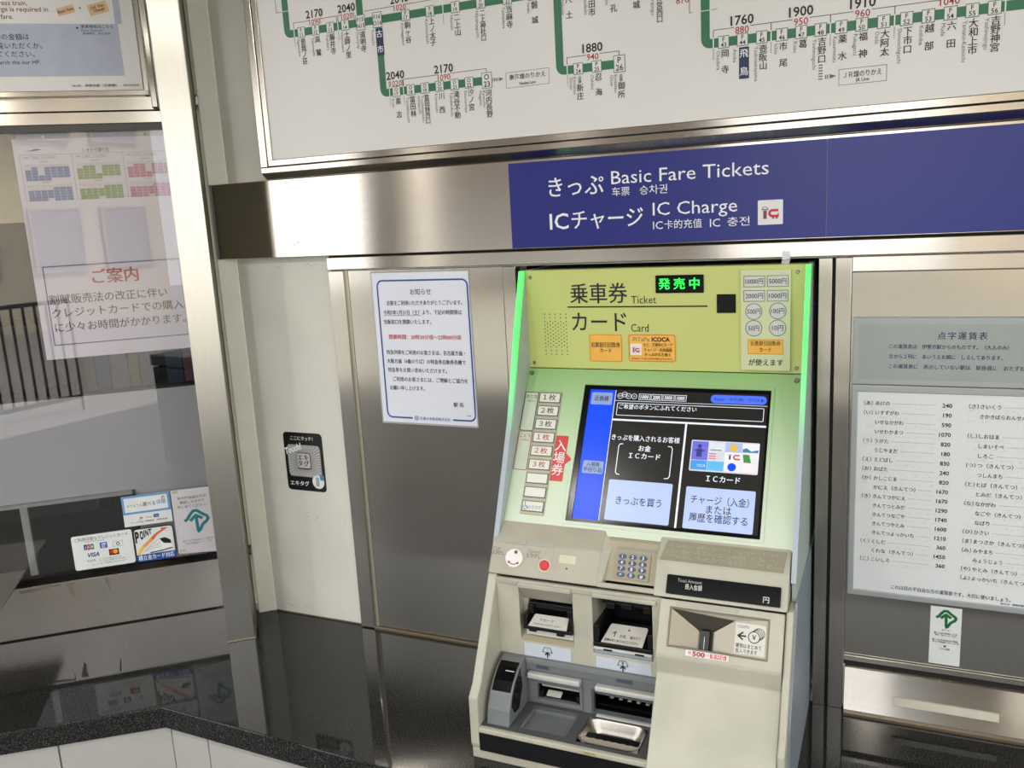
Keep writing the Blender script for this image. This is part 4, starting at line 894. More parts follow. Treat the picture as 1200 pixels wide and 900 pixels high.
for a, b, t_ in [(-0.2935, 0.971, '500円'), (-0.2415, 0.972, '100円'), (-0.2935, 0.933, '50円'), (-0.2415, 0.934, '10円')]:
    P.m('coin_disc', slv).disc(Y, a, b, 0.0178, P.n - 0.0003, 28); P.m('note_outline', oln).ring(Y, a, b, 0.0178, 0.0016, P.n, 28); wd = 0.0145 if len(t_) > 3 else 0.012; P.text(t_, a - wd, b, 0.0125, u1=a + wd, bold=0.004, dn=0.0002)
P.m('orange_label', orange).rect(Y, -0.306, -0.230, 0.8745, 0.907, P.n - 0.0002); P.m('orange_edge', orange_e).path(Y, [(-0.306, 0.8745), (-0.230, 0.8745), (-0.230, 0.907), (-0.306, 0.907)], 0.0014, P.n - 0.0001, True)
P.text('近鉄割引回数券', -0.301, 0.8985, 0.0105, u1=-0.235, bold=0.015); P.text('カード', -0.281, 0.884, 0.0105, u1=-0.255, bold=0.015); P.text('が使えます', -0.305, 0.8545, 0.0145, u1=-0.229, bold=0.016)
P.flush(pp)
o1 = part('coupon_card_label', M().prism(Y, rr(-0.687, -0.605, 0.8485, 0.9155, 0.003), 0, 0.0015), orange, mc)
P = Print(Y, 0.0019); P.m('edge_line', orange_e).path(Y, rr(-0.686, -0.606, 0.8495, 0.9145, 0.003), 0.0016, P.n, True)
P.text('近鉄割引回数券', -0.683, 0.8895, 0.0122, u1=-0.609, bold=0.015); P.text('カード', -0.661, 0.8755, 0.0115, u1=-0.631, bold=0.015); P.flush(o1)
o2 = part('transit_card_label', M().prism(Y, rr(-0.588, -0.474, 0.8505, 0.916, 0.005), 0, 0.0015), orange, mc)
P = Print(Y, 0.0019); P.m('edge_line', mat('orange_red_edge', (220, 120, 40))).path(Y, rr(-0.587, -0.475, 0.8515, 0.915, 0.005), 0.002, P.n, True)
P.text('PiTaPa', -0.577, 0.9045, 0.0098, mat('pit_grey', (150, 140, 110)), u1=-0.536, bold=0.02); P.text('ICOCA', -0.531, 0.9045, 0.0098, u1=-0.487, bold=0.04)
P.text('など、交通系ICカード', -0.552, 0.8915, 0.0078, u1=-0.481, bold=0.03); P.m('lettering', red_t).rect(Y, -0.552, -0.481, 0.8850, 0.8856, P.n)
P.text('チャージ・利用履歴', -0.550, 0.8785, 0.0080, u1=-0.482, bold=0.03); P.text('きっぷの引き換え', -0.549, 0.8675, 0.0080, u1=-0.485, bold=0.03); P.text('(PiTaPaカードはきっぷの引き換えはできません)', -0.580, 0.8575, 0.0048, u1=-0.482, bold=0.02)
P.flush(o2); ic_logo(Y, -0.5835, 0.866, 0.0275, 0.0028, mc, name='logo_plate')
# green surround
gs = part('screen_surround', M().holed(G, -0.849, -0.181, -0.398, 0.0, [(-0.694, -0.2515, -0.3785, -0.0405)], -0.020, 0.0), fade, mc, bevel=0.0012, seg=1)
part('surround_ring', M().holed(G, -0.702, -0.2435, -0.3865, -0.0325, [(-0.694, -0.2515, -0.3785, -0.0405)], 0.0, 0.0018), fade, mc, bevel=0.0009, seg=1)
part('bolt', M().cyl(G, -0.839, -0.014, 0.0062, 0, 0.004, 16, 0.005), screw_m, mc, smooth=True); part('bolt', M().cyl(G, -0.199, -0.015, 0.0062, 0, 0.004, 16, 0.005), screw_m, mc, smooth=True)
part('bezel', M().holed(G, -0.694, -0.2515, -0.3785, -0.0405, [(-0.680, -0.2575, -0.3705, -0.049)], -0.019, -0.003), blk_gl, mc)
sc = part('touch_screen', M().box(G, -0.690, -0.253, -0.376, -0.043, -0.019, -0.006), scr_bk, mc)
P = Print(G, -0.0054)
P.m('side_bar', scr_bl).rect(G, -0.6795, -0.6155, -0.3705, -0.0505, P.n); wh = P.m('white_rule', scr_wh)
wh.rect(G, -0.6155, -0.6140, -0.3705, -0.0505, P.n + 0.0002); wh.rect(G, -0.6145, -0.2575, -0.1270, -0.1225, P.n + 0.0002); wh.rect(G, -0.4385, -0.4340, -0.3705, -0.1245, P.n + 0.0002); wh.rect(G, -0.6145, -0.2575, -0.0772, -0.0762, P.n + 0.0002)
def sb(a, b, c, d, m, name='button'): P.m(name, m).prism(G, rr(a, b, c, d, 0.003, 2), P.n - 0.0003, P.n + 0.0003)
sb(-0.6745, -0.6215, -0.0885, -0.0575, scr_gr); P.text('近鉄線', -0.666, -0.073, 0.0125, black, u1=-0.630, bold=0.01, dn=0.0006)
sb(-0.672, -0.621, -0.2605, -0.2295, scr_gr); P.text('入場券', -0.663, -0.2385, 0.0105, black, u1=-0.630, bold=0.006, dn=0.0006); P.text('手回り品', -0.6695, -0.2515, 0.0105, black, u1=-0.6235, bold=0.006, dn=0.0006)
for i, t_ in enumerate(['500', '100', '50', '10']):
    x = -0.6025 + [0, 0.0105, 0.021, 0.0345][i]; P.m('coin_marks', scr_wh).ring(G, x, -0.0645 + (0.004 if i == 1 else 0), 0.0064, 0.0010, P.n, 16); P.text(t_, x, -0.0645 + (0.004 if i == 1 else 0), 0.0040, scr_wh, al='c', dn=0.0004)
for a, b, t_ in [(-0.556, -0.529, '1000'), (-0.526, -0.501, '2000'), (-0.498, -0.472, '5000'), (-0.469, -0.443, '10000')]:
    P.m('coin_marks', scr_wh).path(G, [(a, -0.072), (b, -0.072), (b, -0.058), (a, -0.058)], 0.0012, P.n, True); P.text(t_, a + 0.0035, -0.065, 0.0085, scr_wh, u1=b - 0.0035, bold=0.02)
P.m('language_button', mat('screen_blue_light', (70, 104, 236), 0.2, emit=0.4)).prism(G, rr(-0.386, -0.261, -0.0735, -0.0535, 0.009), P.n - 0.0003, P.n + 0.0003)
P.text('English・中文(简)・한국어', -0.378, -0.064, 0.0082, navy, u1=-0.277, bold=0.01, dn=0.0006); P.m('lettering', navy).face(G, [(-0.273, -0.068), (-0.266, -0.064), (-0.273, -0.060)], P.n + 0.0006)
P.m('message_frame', scr_wh).path(G, rr(-0.6065, -0.2655, -0.113, -0.0825, 0.002), 0.0014, P.n, True); P.text('ご希望のボタンにふれてください', -0.602, -0.0915, 0.0115, scr_wh, u1=-0.416, bold=0.015)
P.text('きっぷを購入されるお客様', -0.610, -0.1685, 0.0135, scr_wh, u1=-0.447, bold=0.012); P.text('お金', -0.527, -0.1925, 0.0135, scr_wh, al='c', bold=0.02); P.text('ＩＣカード', -0.563, -0.211, 0.0135, scr_wh, u1=-0.488, bold=0.02)
P.m('bracket', scr_wh).path(G, [(-0.580, -0.1835), (-0.587, -0.184), (-0.590, -0.189), (-0.590, -0.252), (-0.587, -0.257), (-0.580, -0.258)], 0.0018, P.n)
P.m('bracket', scr_wh).path(G, [(-0.473, -0.1835), (-0.465, -0.184), (-0.462, -0.189), (-0.462, -0.254), (-0.465, -0.259), (-0.474, -0.260)], 0.0018, P.n)
sb(-0.602, -0.452, -0.3665, -0.271, scr_lt); P.text('きっぷを買う', -0.580, -0.319, 0.0185, black, u1=-0.473, bold=0.006, dn=0.0006)
sb(-0.4205, -0.2685, -0.3685, -0.2735, scr_lt); P.text('チャージ（入金）', -0.408, -0.302, 0.0185, black, u1=-0.281, bold=0.006, dn=0.0006); P.text('または', -0.372, -0.3225, 0.0185, black, u1=-0.317, bold=0.006, dn=0.0006); P.text('履歴を確認する', -0.408, -0.3425, 0.0185, black, u1=-0.281, bold=0.006, dn=0.0006)
P.text('ＩＣカード', -0.379, -0.2525, 0.0145, scr_wh, u1=-0.304, bold=0.02)
P.m('card_picture', mat('scr_pale', (206, 210, 226), 0.3, emit=0.12)).prism(G, rr(-0.4195, -0.268, -0.2365, -0.164, 0.003), P.n - 0.0003, P.n)
grid = [(0, 0, 1, 2, (104, 104, 214)), (1, 0, 1, 1, (214, 218, 232)), (2, 0, 1, 1, (160, 186, 236)), (3, 0, 1, 1, (228, 230, 240)), (1, 1, 1, 1, (206, 208, 220)), (2, 1, 1, 1, (234, 238, 250)), (3, 1, 1, 1, (226, 230, 230)),
        (0, 2, 1, 1, (60, 150, 222)), (1, 2, 1, 1, (90, 180, 236)), (2, 2, 1, 1, (226, 230, 240)), (3, 2, 1, 1, (232, 226, 232))]
for (c, r, cw, rh, colr) in grid:
    a = -0.417 + c * 0.0374; b = -0.1665 - r * 0.0225
    P.m('card_tile', mat('scr_tile_%d_%d' % (c, r), colr, 0.3, emit=0.12)).rect(G, a, a + 0.0365, b - 0.0217 * rh - 0.0005 * (rh - 1), b, P.n + 0.0003)
pm = P.m('card_tile', mat('scr_dblue', (40, 52, 130), 0.3, emit=0.15)); pm.disc(G, -0.400, -0.178, 0.0048, P.n + 0.0005, 12); pm.rect(G, -0.406, -0.394, -0.203, -0.184, P.n + 0.0005); pm.rect(G, -0.411, -0.388, -0.190, -0.187, P.n + 0.0005)
P.m('card_tile', mat('scr_gold', (222, 176, 70), 0.3, emit=0.15)).disc(G, -0.324, -0.178, 0.0090, P.n + 0.0005, 16); P.m('card_tile', scr_bl).disc(G, -0.325, -0.2225, 0.0095, P.n + 0.0005, 16)
P.m('card_tile', mat('scr_green', (60, 130, 60), 0.3, emit=0.15)).face(G, [(-0.300, -0.2105), (-0.284, -0.2105), (-0.289, -0.192), (-0.303, -0.192)], P.n + 0.0005); P.m('card_tile', mat('scr_teal', (50, 120, 170), 0.3, emit=0.15)).face(G, [(-0.304, -0.187), (-0.270, -0.187), (-0.270, -0.180), (-0.285, -0.184), (-0.296, -0.177), (-0.304, -0.180)], P.n + 0.0005)
for k in range(3): P.m('card_tile', mat('scr_pink', (206, 90, 110), 0.3, emit=0.15)).rect(G, -0.378, -0.362, -0.1955 - k * 0.0055, -0.1930 - k * 0.0055, P.n + 0.0005)
P.m('green_tile', mat('scr_green')).rect(G, -0.376, -0.350, -0.1865, -0.1845, P.n + 0.0005)
rc = P.m('red_tile', mat('scr_red', (206, 40, 44), 0.3, emit=0.15)); rc.ring(G, -0.318, -0.1995, 0.0045, 0.0035, P.n + 0.0005, 10, PI / 2, PI * 1.5); rc.rect(G, -0.318, -0.309, -0.1967, -0.1933, P.n + 0.0005); rc.rect(G, -0.318, -0.308, -0.2058, -0.2022, P.n + 0.0005)
P.m('card_tile', black).rect(G, -0.333, -0.329, -0.2055, -0.1955, P.n + 0.0005); P.m('card_tile', black).rect(G, -0.336, -0.326, -0.1948, -0.1936, P.n + 0.0005)
P.text('OCA', -0.402, -0.223, 0.006, scr_wh, dn=0.0008); P.flush(sc)
# selection buttons
part('button_bank', M().box(G, -0.8095, -0.7485, -0.3735, -0.0625, 0, 0.003), mat('bank_beige', (170, 168, 146), 0.4, 0.2), mc, bevel=0.001, seg=1)
for i in range(9):
    s0 = -0.0685 - i * 0.0342
    bt = part('select_button', M().box(G, -0.8045, -0.7525, s0 - 0.0225, s0, 0.0031, 0.0062), plate_s, mc, bevel=0.0012, seg=2)
    P = Print(G, 0.0066)
    part('button_rim', M().holed(G, -0.8065, -0.7505, s0 - 0.0245, s0 + 0.002, [(-0.8045, -0.7525, s0 - 0.0225, s0)], 0.003, 0.0042), mat('rim_dark', (92, 86, 72), 0.5), bt)
    if i < 6: P.text('１２３'[i % 3] + '枚', -0.796, s0 - 0.0112, 0.0145, black if i < 3 else red_t, u1=-0.762, bold=0.006)
    if i == 8:
        q = P.m('wheelchair_mark', mat('mark_blue', (60, 120, 180))); u, v = -0.797, s0 - 0.0125
        q.ring(G, u, v - 0.002, 0.0052, 0.0016, P.n, 12, PI * 0.75, PI * 2); q.disc(G, u - 0.001, v + 0.0085, 0.0018, P.n, 8); q.path(G, [(u - 0.001, v + 0.006), (u, v), (u + 0.005, v), (u + 0.008, v - 0.006)], 0.0018, P.n)
        P.text('わりびき', -0.788, s0 - 0.014, 0.009, mat('mark_blue'), u1=-0.757)
    P.flush(bt)
part('quantity_plate', M().rect(G, -0.8465, -0.812, -0.2655, -0.0655, 0.0004), mat('quantity_pale', (206, 216, 196), 0.4), mc)
part('adult_frame', M().path(G, rr(-0.8465, -0.812, -0.1655, -0.0655, 0.002), 0.0016, 0.0008, True), black, mc); part('child_frame', M().path(G, rr(-0.8465, -0.812, -0.2655, -0.1680, 0.002), 0.0016, 0.0008, True), mat('child_red', (176, 50, 50)), mc)
P = Print(G, 0.0008); P.text('おとな', -0.8435, -0.0765, 0.0100, black, u1=-0.8135); P.text('ADULT', -0.8395, -0.0885, 0.0050, grey_t, u1=-0.8165); P.text('こども', -0.8435, -0.1785, 0.0100, mat('child_red'), u1=-0.8135); P.text('CHILD', -0.8395, -0.1900, 0.0050, mat('child_red'), u1=-0.8165); P.flush(mc)
rg = part('admission_tag', M().prism(G, [(-0.7468, -0.287), (-0.716, -0.287), (-0.716, -0.2445), (-0.700, -0.231), (-0.716, -0.2175), (-0.716, -0.1745), (-0.7468, -0.1745)], 0, 0.0018), red_p, mc, label='red tag with a side arrow')
P = Print(G, 0.0023); P.vtext('入場券', -0.7315, -0.187, 0.0265, 0.0300, white_t, 0.004); P.flush(rg)
# console
part('console_left', M().xprism([(-0.243, 0.5085), (-0.304, 0.4595), (-0.3425, 0.3925), (-0.20, 0.3925), (-0.20, 0.5085)], -0.8595, -0.590), cream2, mc, bevel=0.004, seg=3)
part('console_right', M().xprism([(-0.243, 0.5085), (-0.3075, 0.4560), (-0.3445, 0.3900), (-0.20, 0.3900), (-0.20, 0.5085)], -0.4640, -0.1845), cream, mc, bevel=0.004, seg=3)
wg = M().add([(-0.591, -0.243, 0.5085), (-0.591, -0.304, 0.4595), (-0.591, -0.3425, 0.3935), (-0.566, -0.243, 0.496), (-0.573, -0.283, 0.4615), (-0.584, -0.336, 0.394), (-0.591, -0.25, 0.394), (-0.570, -0.25, 0.394)],
    [(0, 1, 4, 3), (1, 2, 5, 4), (2, 6, 7, 5), (3, 4, 5, 7), (0, 3, 7, 6), (0, 6, 2, 1)])
part('console_cheek', wg, cream, mc)
part('keypad_well', M().xprism([(-0.243, 0.495), (-0.272, 0.478), (-0.283, 0.461), (-0.318, 0.400), (-0.20, 0.400), (-0.20, 0.495)], -0.591, -0.463), cream3, mc)
part('console_lip', M().box(C, -0.592, -0.462, -0.0775, -0.066, -0.03, 0.0), cream2, mc, bevel=0.002)
part('surround_foot', M().box(G, -0.591, -0.463, -0.405, -0.392, -0.02, 0.001), fade, mc)
part('console_gap', M().xprism([(-0.335, 0.3925), (-0.335, 0.388), (-0.2, 0.388), (-0.2, 0.3925)], -0.858, -0.186), dark, mc)
cb = part('call_label', M().box(T, -0.855, -0.773, -0.0715, -0.054, 0.0, 0.0012), mat('label_pale', (176, 176, 164), 0.45, 0, 0.04, 80), mc, bevel=0.0004, seg=1)
part('cancel_label', M().box(T, -0.768, -0.703, -0.0715, -0.056, 0.0, 0.0012), mat('label_pale'), mc, bevel=0.0004, seg=1)
P = Print(C, 0.0008); P.text('Call', -0.856, -0.0185, 0.0070, grey_t, u1=-0.838); P.text('よびだし', -0.857, -0.0290, 0.0100, black, u1=-0.824, bold=0.01); P.text('Cancel', -0.766, -0.0165, 0.0070, grey_t, u1=-0.736); P.text('とりけし', -0.768, -0.0270, 0.0100, black, u1=-0.733, bold=0.01)
P.m('label_outline', label_g).path(C, [(-0.703, -0.004), (-0.703, -0.040)], 0.0008, P.n); P.m('beige_patch', mat('patch_cream', (206, 202, 178))).face(C, rr(-0.688, -0.648, -0.035, -0.017, 0.001), P.n); P.m('microphone_hole', dark).disc(C, -0.667, -0.0465, 0.0022, P.n, 10); P.flush(mc)
cd = part('call_dial', M().cyl(C, -0.797, -0.0375, 0.0222, 0, 0.0065, 36, 0.0212), mat('dial_white', (230, 230, 224), 0.35), mc, smooth=True)
P = Print(C, 0.0069); P.m('finger_hole', mat('hole_brown', (90, 76, 64))).disc(C, -0.7935, -0.0235, 0.0042, P.n, 14); P.m('turn_arrow', red_t).ring(C, -0.797, -0.0375, 0.0145, 0.0022, P.n, 14, PI * 1.22, PI * 1.78)
P.m('turn_arrow', red_t).face(C, [(-0.811, -0.0445), (-0.8035, -0.0475), (-0.8095, -0.0515)], P.n + 0.0001); P.m('turn_arrow', red_t).face(C, [(-0.783, -0.0445), (-0.7905, -0.0475), (-0.7845, -0.0515)], P.n + 0.0001); P.flush(cd)
part('cancel_ring', M().cyl(C, -0.721, -0.0455, 0.0150, 0, 0.002, 28), mat('ring_pale', (216, 196, 170), 0.4), mc); part('cancel_button', M().cyl(C, -0.721, -0.0455, 0.0122, 0.002, 0.006, 28, 0.0110), red_p, mc, bevel=0.001, smooth=True, label='red round cancel button')
KF = Fr((0, -0.283, 0.461), (1, 0, 0), (0, 0.035, 0.061))
kp = part('keypad', M().prism(KF, rr(-0.561, -0.480, -0.064, -0.004, 0.002), 0.0, 0.003), mat('keypad_plate', (158, 148, 122), 0.5), mc, bevel=0.0006, seg=1)
part('key_label', M().box(KF, -0.560, -0.470, 0.0005, 0.008, 0.0, 0.001), label_g, mc)
P = Print(KF, 0.0054)
for i, ch in enumerate('123456789*0#'):
    u = -0.5445 + (i % 3) * 0.0238; v = -0.0135 - (i // 3) * 0.0135
    part('key', M().cyl(KF, u, v, 0.0092, 0.003, 0.0050, 20, 0.0086, ry=0.0058), blue_k, kp, smooth=True); P.text('＊' if ch == '*' else ch, u, v, 0.0078, white_t, al='c', bold=0.012)
P.flush(kp)
RC = Fr(C.p(0, 0, 0.0035), C.u, C.v)
ad = part('amount_display', M().prism(RC, rr(-0.4355, -0.1985, -0.0725, -0.0315, 0.003), 0, 0.0018), blk_gl, mc)
P = Print(RC, 0.0022); P.text('Total Amount', -0.412, -0.0415, 0.0072, mat('disp_grey', (170, 170, 166)), u1=-0.360); P.text('投入金額', -0.395, -0.0535, 0.0110, mat('disp_white', (220, 220, 214)), u1=-0.359, bold=0.01); P.text('円', -0.227, -0.0605, 0.0125, mat('disp_white'), al='c', bold=0.01); P.flush(ad)
TR = Fr(Vector((0, -0.243, 0.5085)), (1, 0, 0), (0, 0.0645, 0.0525))
bl_ = part('braille_label', M().prism(TR, [(-0.457, -0.079), (-0.197, -0.079), (-0.194, -0.030), (-0.447, -0.030)], 0, 0.001), label_g, mc)
P = Print(TR, 0.0015)
for v in (-0.044, -0.058, -0.071): braille(P.m('braille_dots', mat('braille_light', (206, 204, 190))), TR, -0.443, -0.215, v, P.n, 0.6, 0.0013)
P.flush(bl_)
# slot panel
part('slot_panel', M().holed(V, -0.838, -0.445, 0.197, 0.386, [(-0.782, -0.650, 0.236, 0.371), (-0.603, -0.466, 0.233, 0.371)], -0.01, 0.0), cream, mc, bevel=0.002)
part('slot_recess', M().box(V, -0.784, -0.648, 0.225, 0.235, -0.06, -0.006).box(V, -0.786, -0.782, 0.225, 0.375, -0.06, -0.006).box(V, -0.650, -0.646, 0.225, 0.375, -0.06, -0.006).box(V, -0.784, -0.648, 0.371, 0.378, -0.06, -0.006)
     .prism(Fr((0, 0, 0), (0, 1, 0), (0, 0, 1)), [(-0.349, 0.371), (-0.318, 0.330), (-0.285, 0.330), (-0.285, 0.371)], -0.782, -0.650)
     .prism(Fr((0, 0, 0), (0, 1, 0), (0, 0, 1)), [(-0.344, 0.235), (-0.318, 0.256), (-0.29, 0.256), (-0.29, 0.235)], -0.782, -0.650).box(V, -0.784, -0.770, 0.25, 0.335, -0.06, -0.028).box(V, -0.784, -0.648, 0.23, 0.375, -0.065, -0.06), cream2, mc, bevel=0.0008, seg=1)
part('slot_cavity', M().box(V, -0.770, -0.650, 0.256, 0.330, -0.06, -0.055), blk, mc)
part('slot_recess', M().box(V, -0.607, -0.603, 0.225, 0.375, -0.12, -0.006).box(V, -0.466, -0.462, 0.225, 0.375, -0.12, -0.006).box(V, -0.605, -0.464, 0.371, 0.378, -0.12, -0.006).box(V, -0.605, -0.464, 0.225, 0.233, -0.12, -0.006), cream2, mc)
part('slot_cavity', M().box(V, -0.605, -0.464, 0.233, 0.372, -0.125, -0.12), blk, mc)
part('slot_lintel', M().box(V, -0.783, -0.652, 0.369, 0.381, -0.005, 0.006), cream, mc, bevel=0.003); part('slot_lintel', M().box(V, -0.603, -0.455, 0.369, 0.380, -0.005, 0.006), cream, mc, bevel=0.003)
part('slot_lintel', M().box(V, -0.832, -0.783, 0.373, 0.382, -0.005, 0.003), cream2, mc, bevel=0.002); part('slot_lintel', M().box(V, -0.652, -0.603, 0.371, 0.379, -0.005, 0.003), cream2, mc, bevel=0.002)
# left card reader: black cradle around a printed plate
cr_ = part('card_reader', M().box(V, -0.771, -0.650, 0.270, 0.278, -0.055, 0.008).box(V, -0.771, -0.762, 0.270, 0.306, -0.055, 0.006).box(V, -0.659, -0.650, 0.270, 0.306, -0.055, 0.006).box(V, -0.765, -0.655, 0.312, 0.324, -0.055, -0.022).box(V, -0.766, -0.752, 0.300, 0.322, -0.05, -0.012).box(V, -0.668, -0.655, 0.300, 0.318, -0.05, -0.012)
     .box(V, -0.758, -0.74, 0.264, 0.270, -0.02, 0.006).box(V, -0.69, -0.672, 0.262, 0.270, -0.02, 0.006), blk, mc, bevel=0.0012)
RF = Fr((0, -0.352, 0.2785), (1, 0, 0), (0, 0.045, 0.024))
rp = part('reader_plate', M().prism(RF, [(-0.758, 0.0), (-0.664, 0.0), (-0.668, 0.034), (-0.752, 0.034)], 0, 0.0015), mat('plate_white', (206, 204, 196), 0.4), mc)
P = Print(RF, 0.0019); P.text('↑カード', -0.736, 0.019, 0.009, black, u1=-0.700); P.text('うらむきに入れてください', -0.748, 0.007, 0.005, black, u1=-0.680, bold=0.02); P.flush(rp)
part('reader_base', M().box(V, -0.768, -0.652, 0.2515, 0.268, -0.05, -0.004), mat('plate_white'), mc, bevel=0.001, seg=1)
part('slot_sill', M().prism(Fr((0, 0, 0), (0, 1, 0), (0, 0, 1)), [(-0.3455, 0.2365), (-0.320, 0.2525), (-0.316, 0.2525), (-0.316, 0.2365)], -0.7815, -0.6505), cream3, mc)
part('reader_back', M().box(V, -0.771, -0.650, 0.283, 0.322, -0.058, -0.054), blk, mc)
# right banknote reader
part('note_reader', M().box(V, -0.6025, -0.467, 0.252, 0.262, -0.11, 0.004).box(V, -0.6025, -0.590, 0.262, 0.300, -0.11, 0.0).box(V, -0.477, -0.467, 0.262, 0.296, -0.11, 0.0).box(V, -0.590, -0.477, 0.340, 0.356, -0.11, -0.035)
     .box(V, -0.58, -0.56, 0.33, 0.345, -0.10, -0.03).box(V, -0.545, -0.52, 0.335, 0.347, -0.10, -0.03).box(V, -0.495, -0.478, 0.33, 0.345, -0.10, -0.03), blk, mc, bevel=0.0015)
part('note_lip', M().box(V, -0.602, -0.467, 0.245, 0.2515, -0.03, 0.005), mat('plate_white'), mc, bevel=0.001, seg=1); part('note_lip', M().box(V, -0.602, -0.467, 0.234, 0.2425, -0.03, 0.001), mat('lip_blue_grey', (150, 160, 170), 0.3), mc, bevel=0.002)
for a in (-0.578, -0.505): part('lip_notch', M().box(V, a, a + 0.02, 0.2455, 0.2495, 0.003, 0.0056), blk, mc)
NF = Fr((0, -0.350, 0.2622), (1, 0, 0), (0, 0.062, 0.030))
np_ = part('note_plate', M().prism(NF, [(-0.584, 0.003), (-0.489, 0.003), (-0.487, 0.052), (-0.490, 0.056), (-0.570, 0.056), (-0.574, 0.052)], 0, 0.0015), mat('plate_white'), mc)
P = Print(NF, 0.0019); P.text('↑', -0.564, 0.028, 0.017, black, u1=-0.552, bold=0.012); P.text('お札', -0.546, 0.024, 0.009, black, u1=-0.530); P.text('裏向きで', -0.522, 0.024, 0.008, black, u1=-0.498); P.text('×', -0.528, 0.043, 0.008, red_t, al='c', bold=0.03); P.text('紙幣はまとめて入れてください', -0.578, 0.0105, 0.007, black, u1=-0.500, bold=0.02); P.flush(np_)
def icon(P_, F, u, v, s, yen):
    q = P_.m('arrow_icon', black); t_ = s * 0.06
    q.path(F, [(u - 0.30 * s, v + 0.45 * s), (u - 0.50 * s, v - 0.05 * s), (u - 0.12 * s, v - 0.05 * s)], t_, P_.n); q.path(F, [(u + 0.12 * s, v - 0.05 * s), (u + 0.50 * s, v - 0.05 * s), (u + 0.30 * s, v + 0.45 * s), (u - 0.30 * s, v + 0.45 * s)], t_, P_.n)
    q.path(F, [(u, v - 0.62 * s), (u, v - 0.10 * s)], s * 0.13, P_.n); q.path(F, [(u - 0.26 * s, v - 0.34 * s), (u, v - 0.05 * s), (u + 0.26 * s, v - 0.34 * s)], s * 0.13, P_.n + 0.0001)
    if yen: P_.text('￥', u, v + 0.22 * s, s * 0.36, black, al='c', bold=0.03)
    else: q.disc(F, u, v + 0.24 * s, s * 0.05, P_.n, 8)
for a, b, c, d, ux, yen in ((-0.774, -0.658, 0.199, 0.231, -0.716, False), (-0.598, -0.470, 0.199, 0.2265, -0.535, True)):
    lb = part('slot_label', M().box(V, a, b, c, d, 0.0, 0.0010), label_bl, mc); P = Print(V, 0.0015); icon(P, V, ux, (c + d) / 2 + 0.001, 0.024, yen); P.flush(lb)
P = Print(V, 0.0006)
for a, b in ((0, 0.006), (0, -0.006), (0.005, 0), (-0.005, 0)): P.m('lock_holes', mat('hole_brown')).disc(V, -0.820 + a, 0.272 + b, 0.0011, P.n, 6)
P.flush(mc)
# lower grey dispensing bay
part('bay_face', M().holed(V, -0.838, -0.445, 0.078, 0.1975, [(-0.746, -0.637, 0.092, 0.134), (-0.608, -0.470, 0.086, 0.138)], -0.012, 0.001), grey_u, mc, bevel=0.001, seg=1)
part('slot_frame', M().holed(V, -0.766, -0.633, 0.084, 0.146, [(-0.746, -0.640, 0.092, 0.134)], 0.001, 0.005), grey_u, mc, bevel=0.0015)
part('slot_frame', M().holed(V, -0.612, -0.458, 0.082, 0.143, [(-0.606, -0.470, 0.088, 0.137)], 0.001, 0.004), grey_d, mc, bevel=0.001)
for a, b, c, d in ((-0.746, -0.637, 0.092, 0.134), (-0.608, -0.470, 0.086, 0.138)):
    part('bay_cavity', M().box(V, a - 0.002, b + 0.002, c - 0.002, d + 0.002, -0.06, -0.056).box(V, a - 0.004, a, c, d, -0.06, -0.012).box(V, b, b + 0.004, c, d, -0.06, -0.012).box(V, a, b, d, d + 0.003, -0.06, -0.012).box(V, a, b, c - 0.003, c, -0.06, -0.012), blk, mc)
part('roller', M().box(V, -0.740, -0.642, 0.119, 0.123, -0.05, -0.012), silver, mc); part('roller', M().box(V, -0.606, -0.472, 0.124, 0.128, -0.05, -0.012), grey_u, mc)
part('roller', M().box(V, -0.604, -0.474, 0.098, 0.103, -0.05, -0.010), blk_gl, mc)
for k in range(5): part('wheel', M().box(V, -0.576 + k * 0.021, -0.567 + k * 0.021, 0.1115 - k * 0.0005, 0.1155 - k * 0.0005, -0.03, -0.022), mat('wheel_grey', (168, 166, 156), 0.5), mc, bevel=0.0015)
for a in (-0.744, -0.652): part('guide_block', M().box(V, a, a + 0.010, 0.094, 0.110, -0.03, -0.004), blk, mc, bevel=0.001)
part('ticket_stub', M().prism(Fr((0, -0.336, 0.098), (1, 0, 0), (0, 0.03, 0.012)), rr(-0.728, -0.692, -0.002, 0.016, 0.002), 0, 0.001), mat('stub_cream', (204, 204, 188), 0.5), mc)
part('bay_shelf', M().box(V, -0.765, -0.634, 0.149, 0.163, 0.0, 0.018), silver, mc, bevel=0.004); part('bay_shelf', M().box(V, -0.599, -0.450, 0.147, 0.160, 0.0, 0.018), silver, mc, bevel=0.004)
part('bay_hood', M().xprism([(-0.344, 0.1975), (-0.352, 0.195), (-0.354, 0.186), (-0.352, 0.168), (-0.344, 0.166)], -0.770, -0.447), grey_u, mc, bevel=0.001, seg=1)
part('shelf_edge', M().box(V, -0.600, -0.450, 0.0795, 0.084, 0.0, 0.012), silver, mc, bevel=0.0015)
part('hood_mark', M().rect(V, -0.742, -0.712, 0.176, 0.184, 0.0105).rect(V, -0.548, -0.512, 0.176, 0.184, 0.0105), mat('hood_blue', (70, 78, 92)), mc)
H = Fr((0, 0, 0.080), (1, 0, 0), (0, 1, 0))
part('tray_floor', M().holed(H, -0.838, -0.445, -0.479, -0.345, [(-0.752, -0.640, -0.450, -0.360), (-0.614, -0.474, -0.458, -0.366)], -0.008, 0.0), grey_d, mc, bevel=0.0012, seg=1)
part('ticket_tray', M().holed(H, -0.756, -0.636, -0.454, -0.356, [(-0.745, -0.646, -0.441, -0.369)], -0.012, -0.004).box(H, -0.756, -0.636, -0.454, -0.356, -0.014, -0.0115), grey_u, mc, bevel=0.0008, seg=1)
bw = M(); rings = []
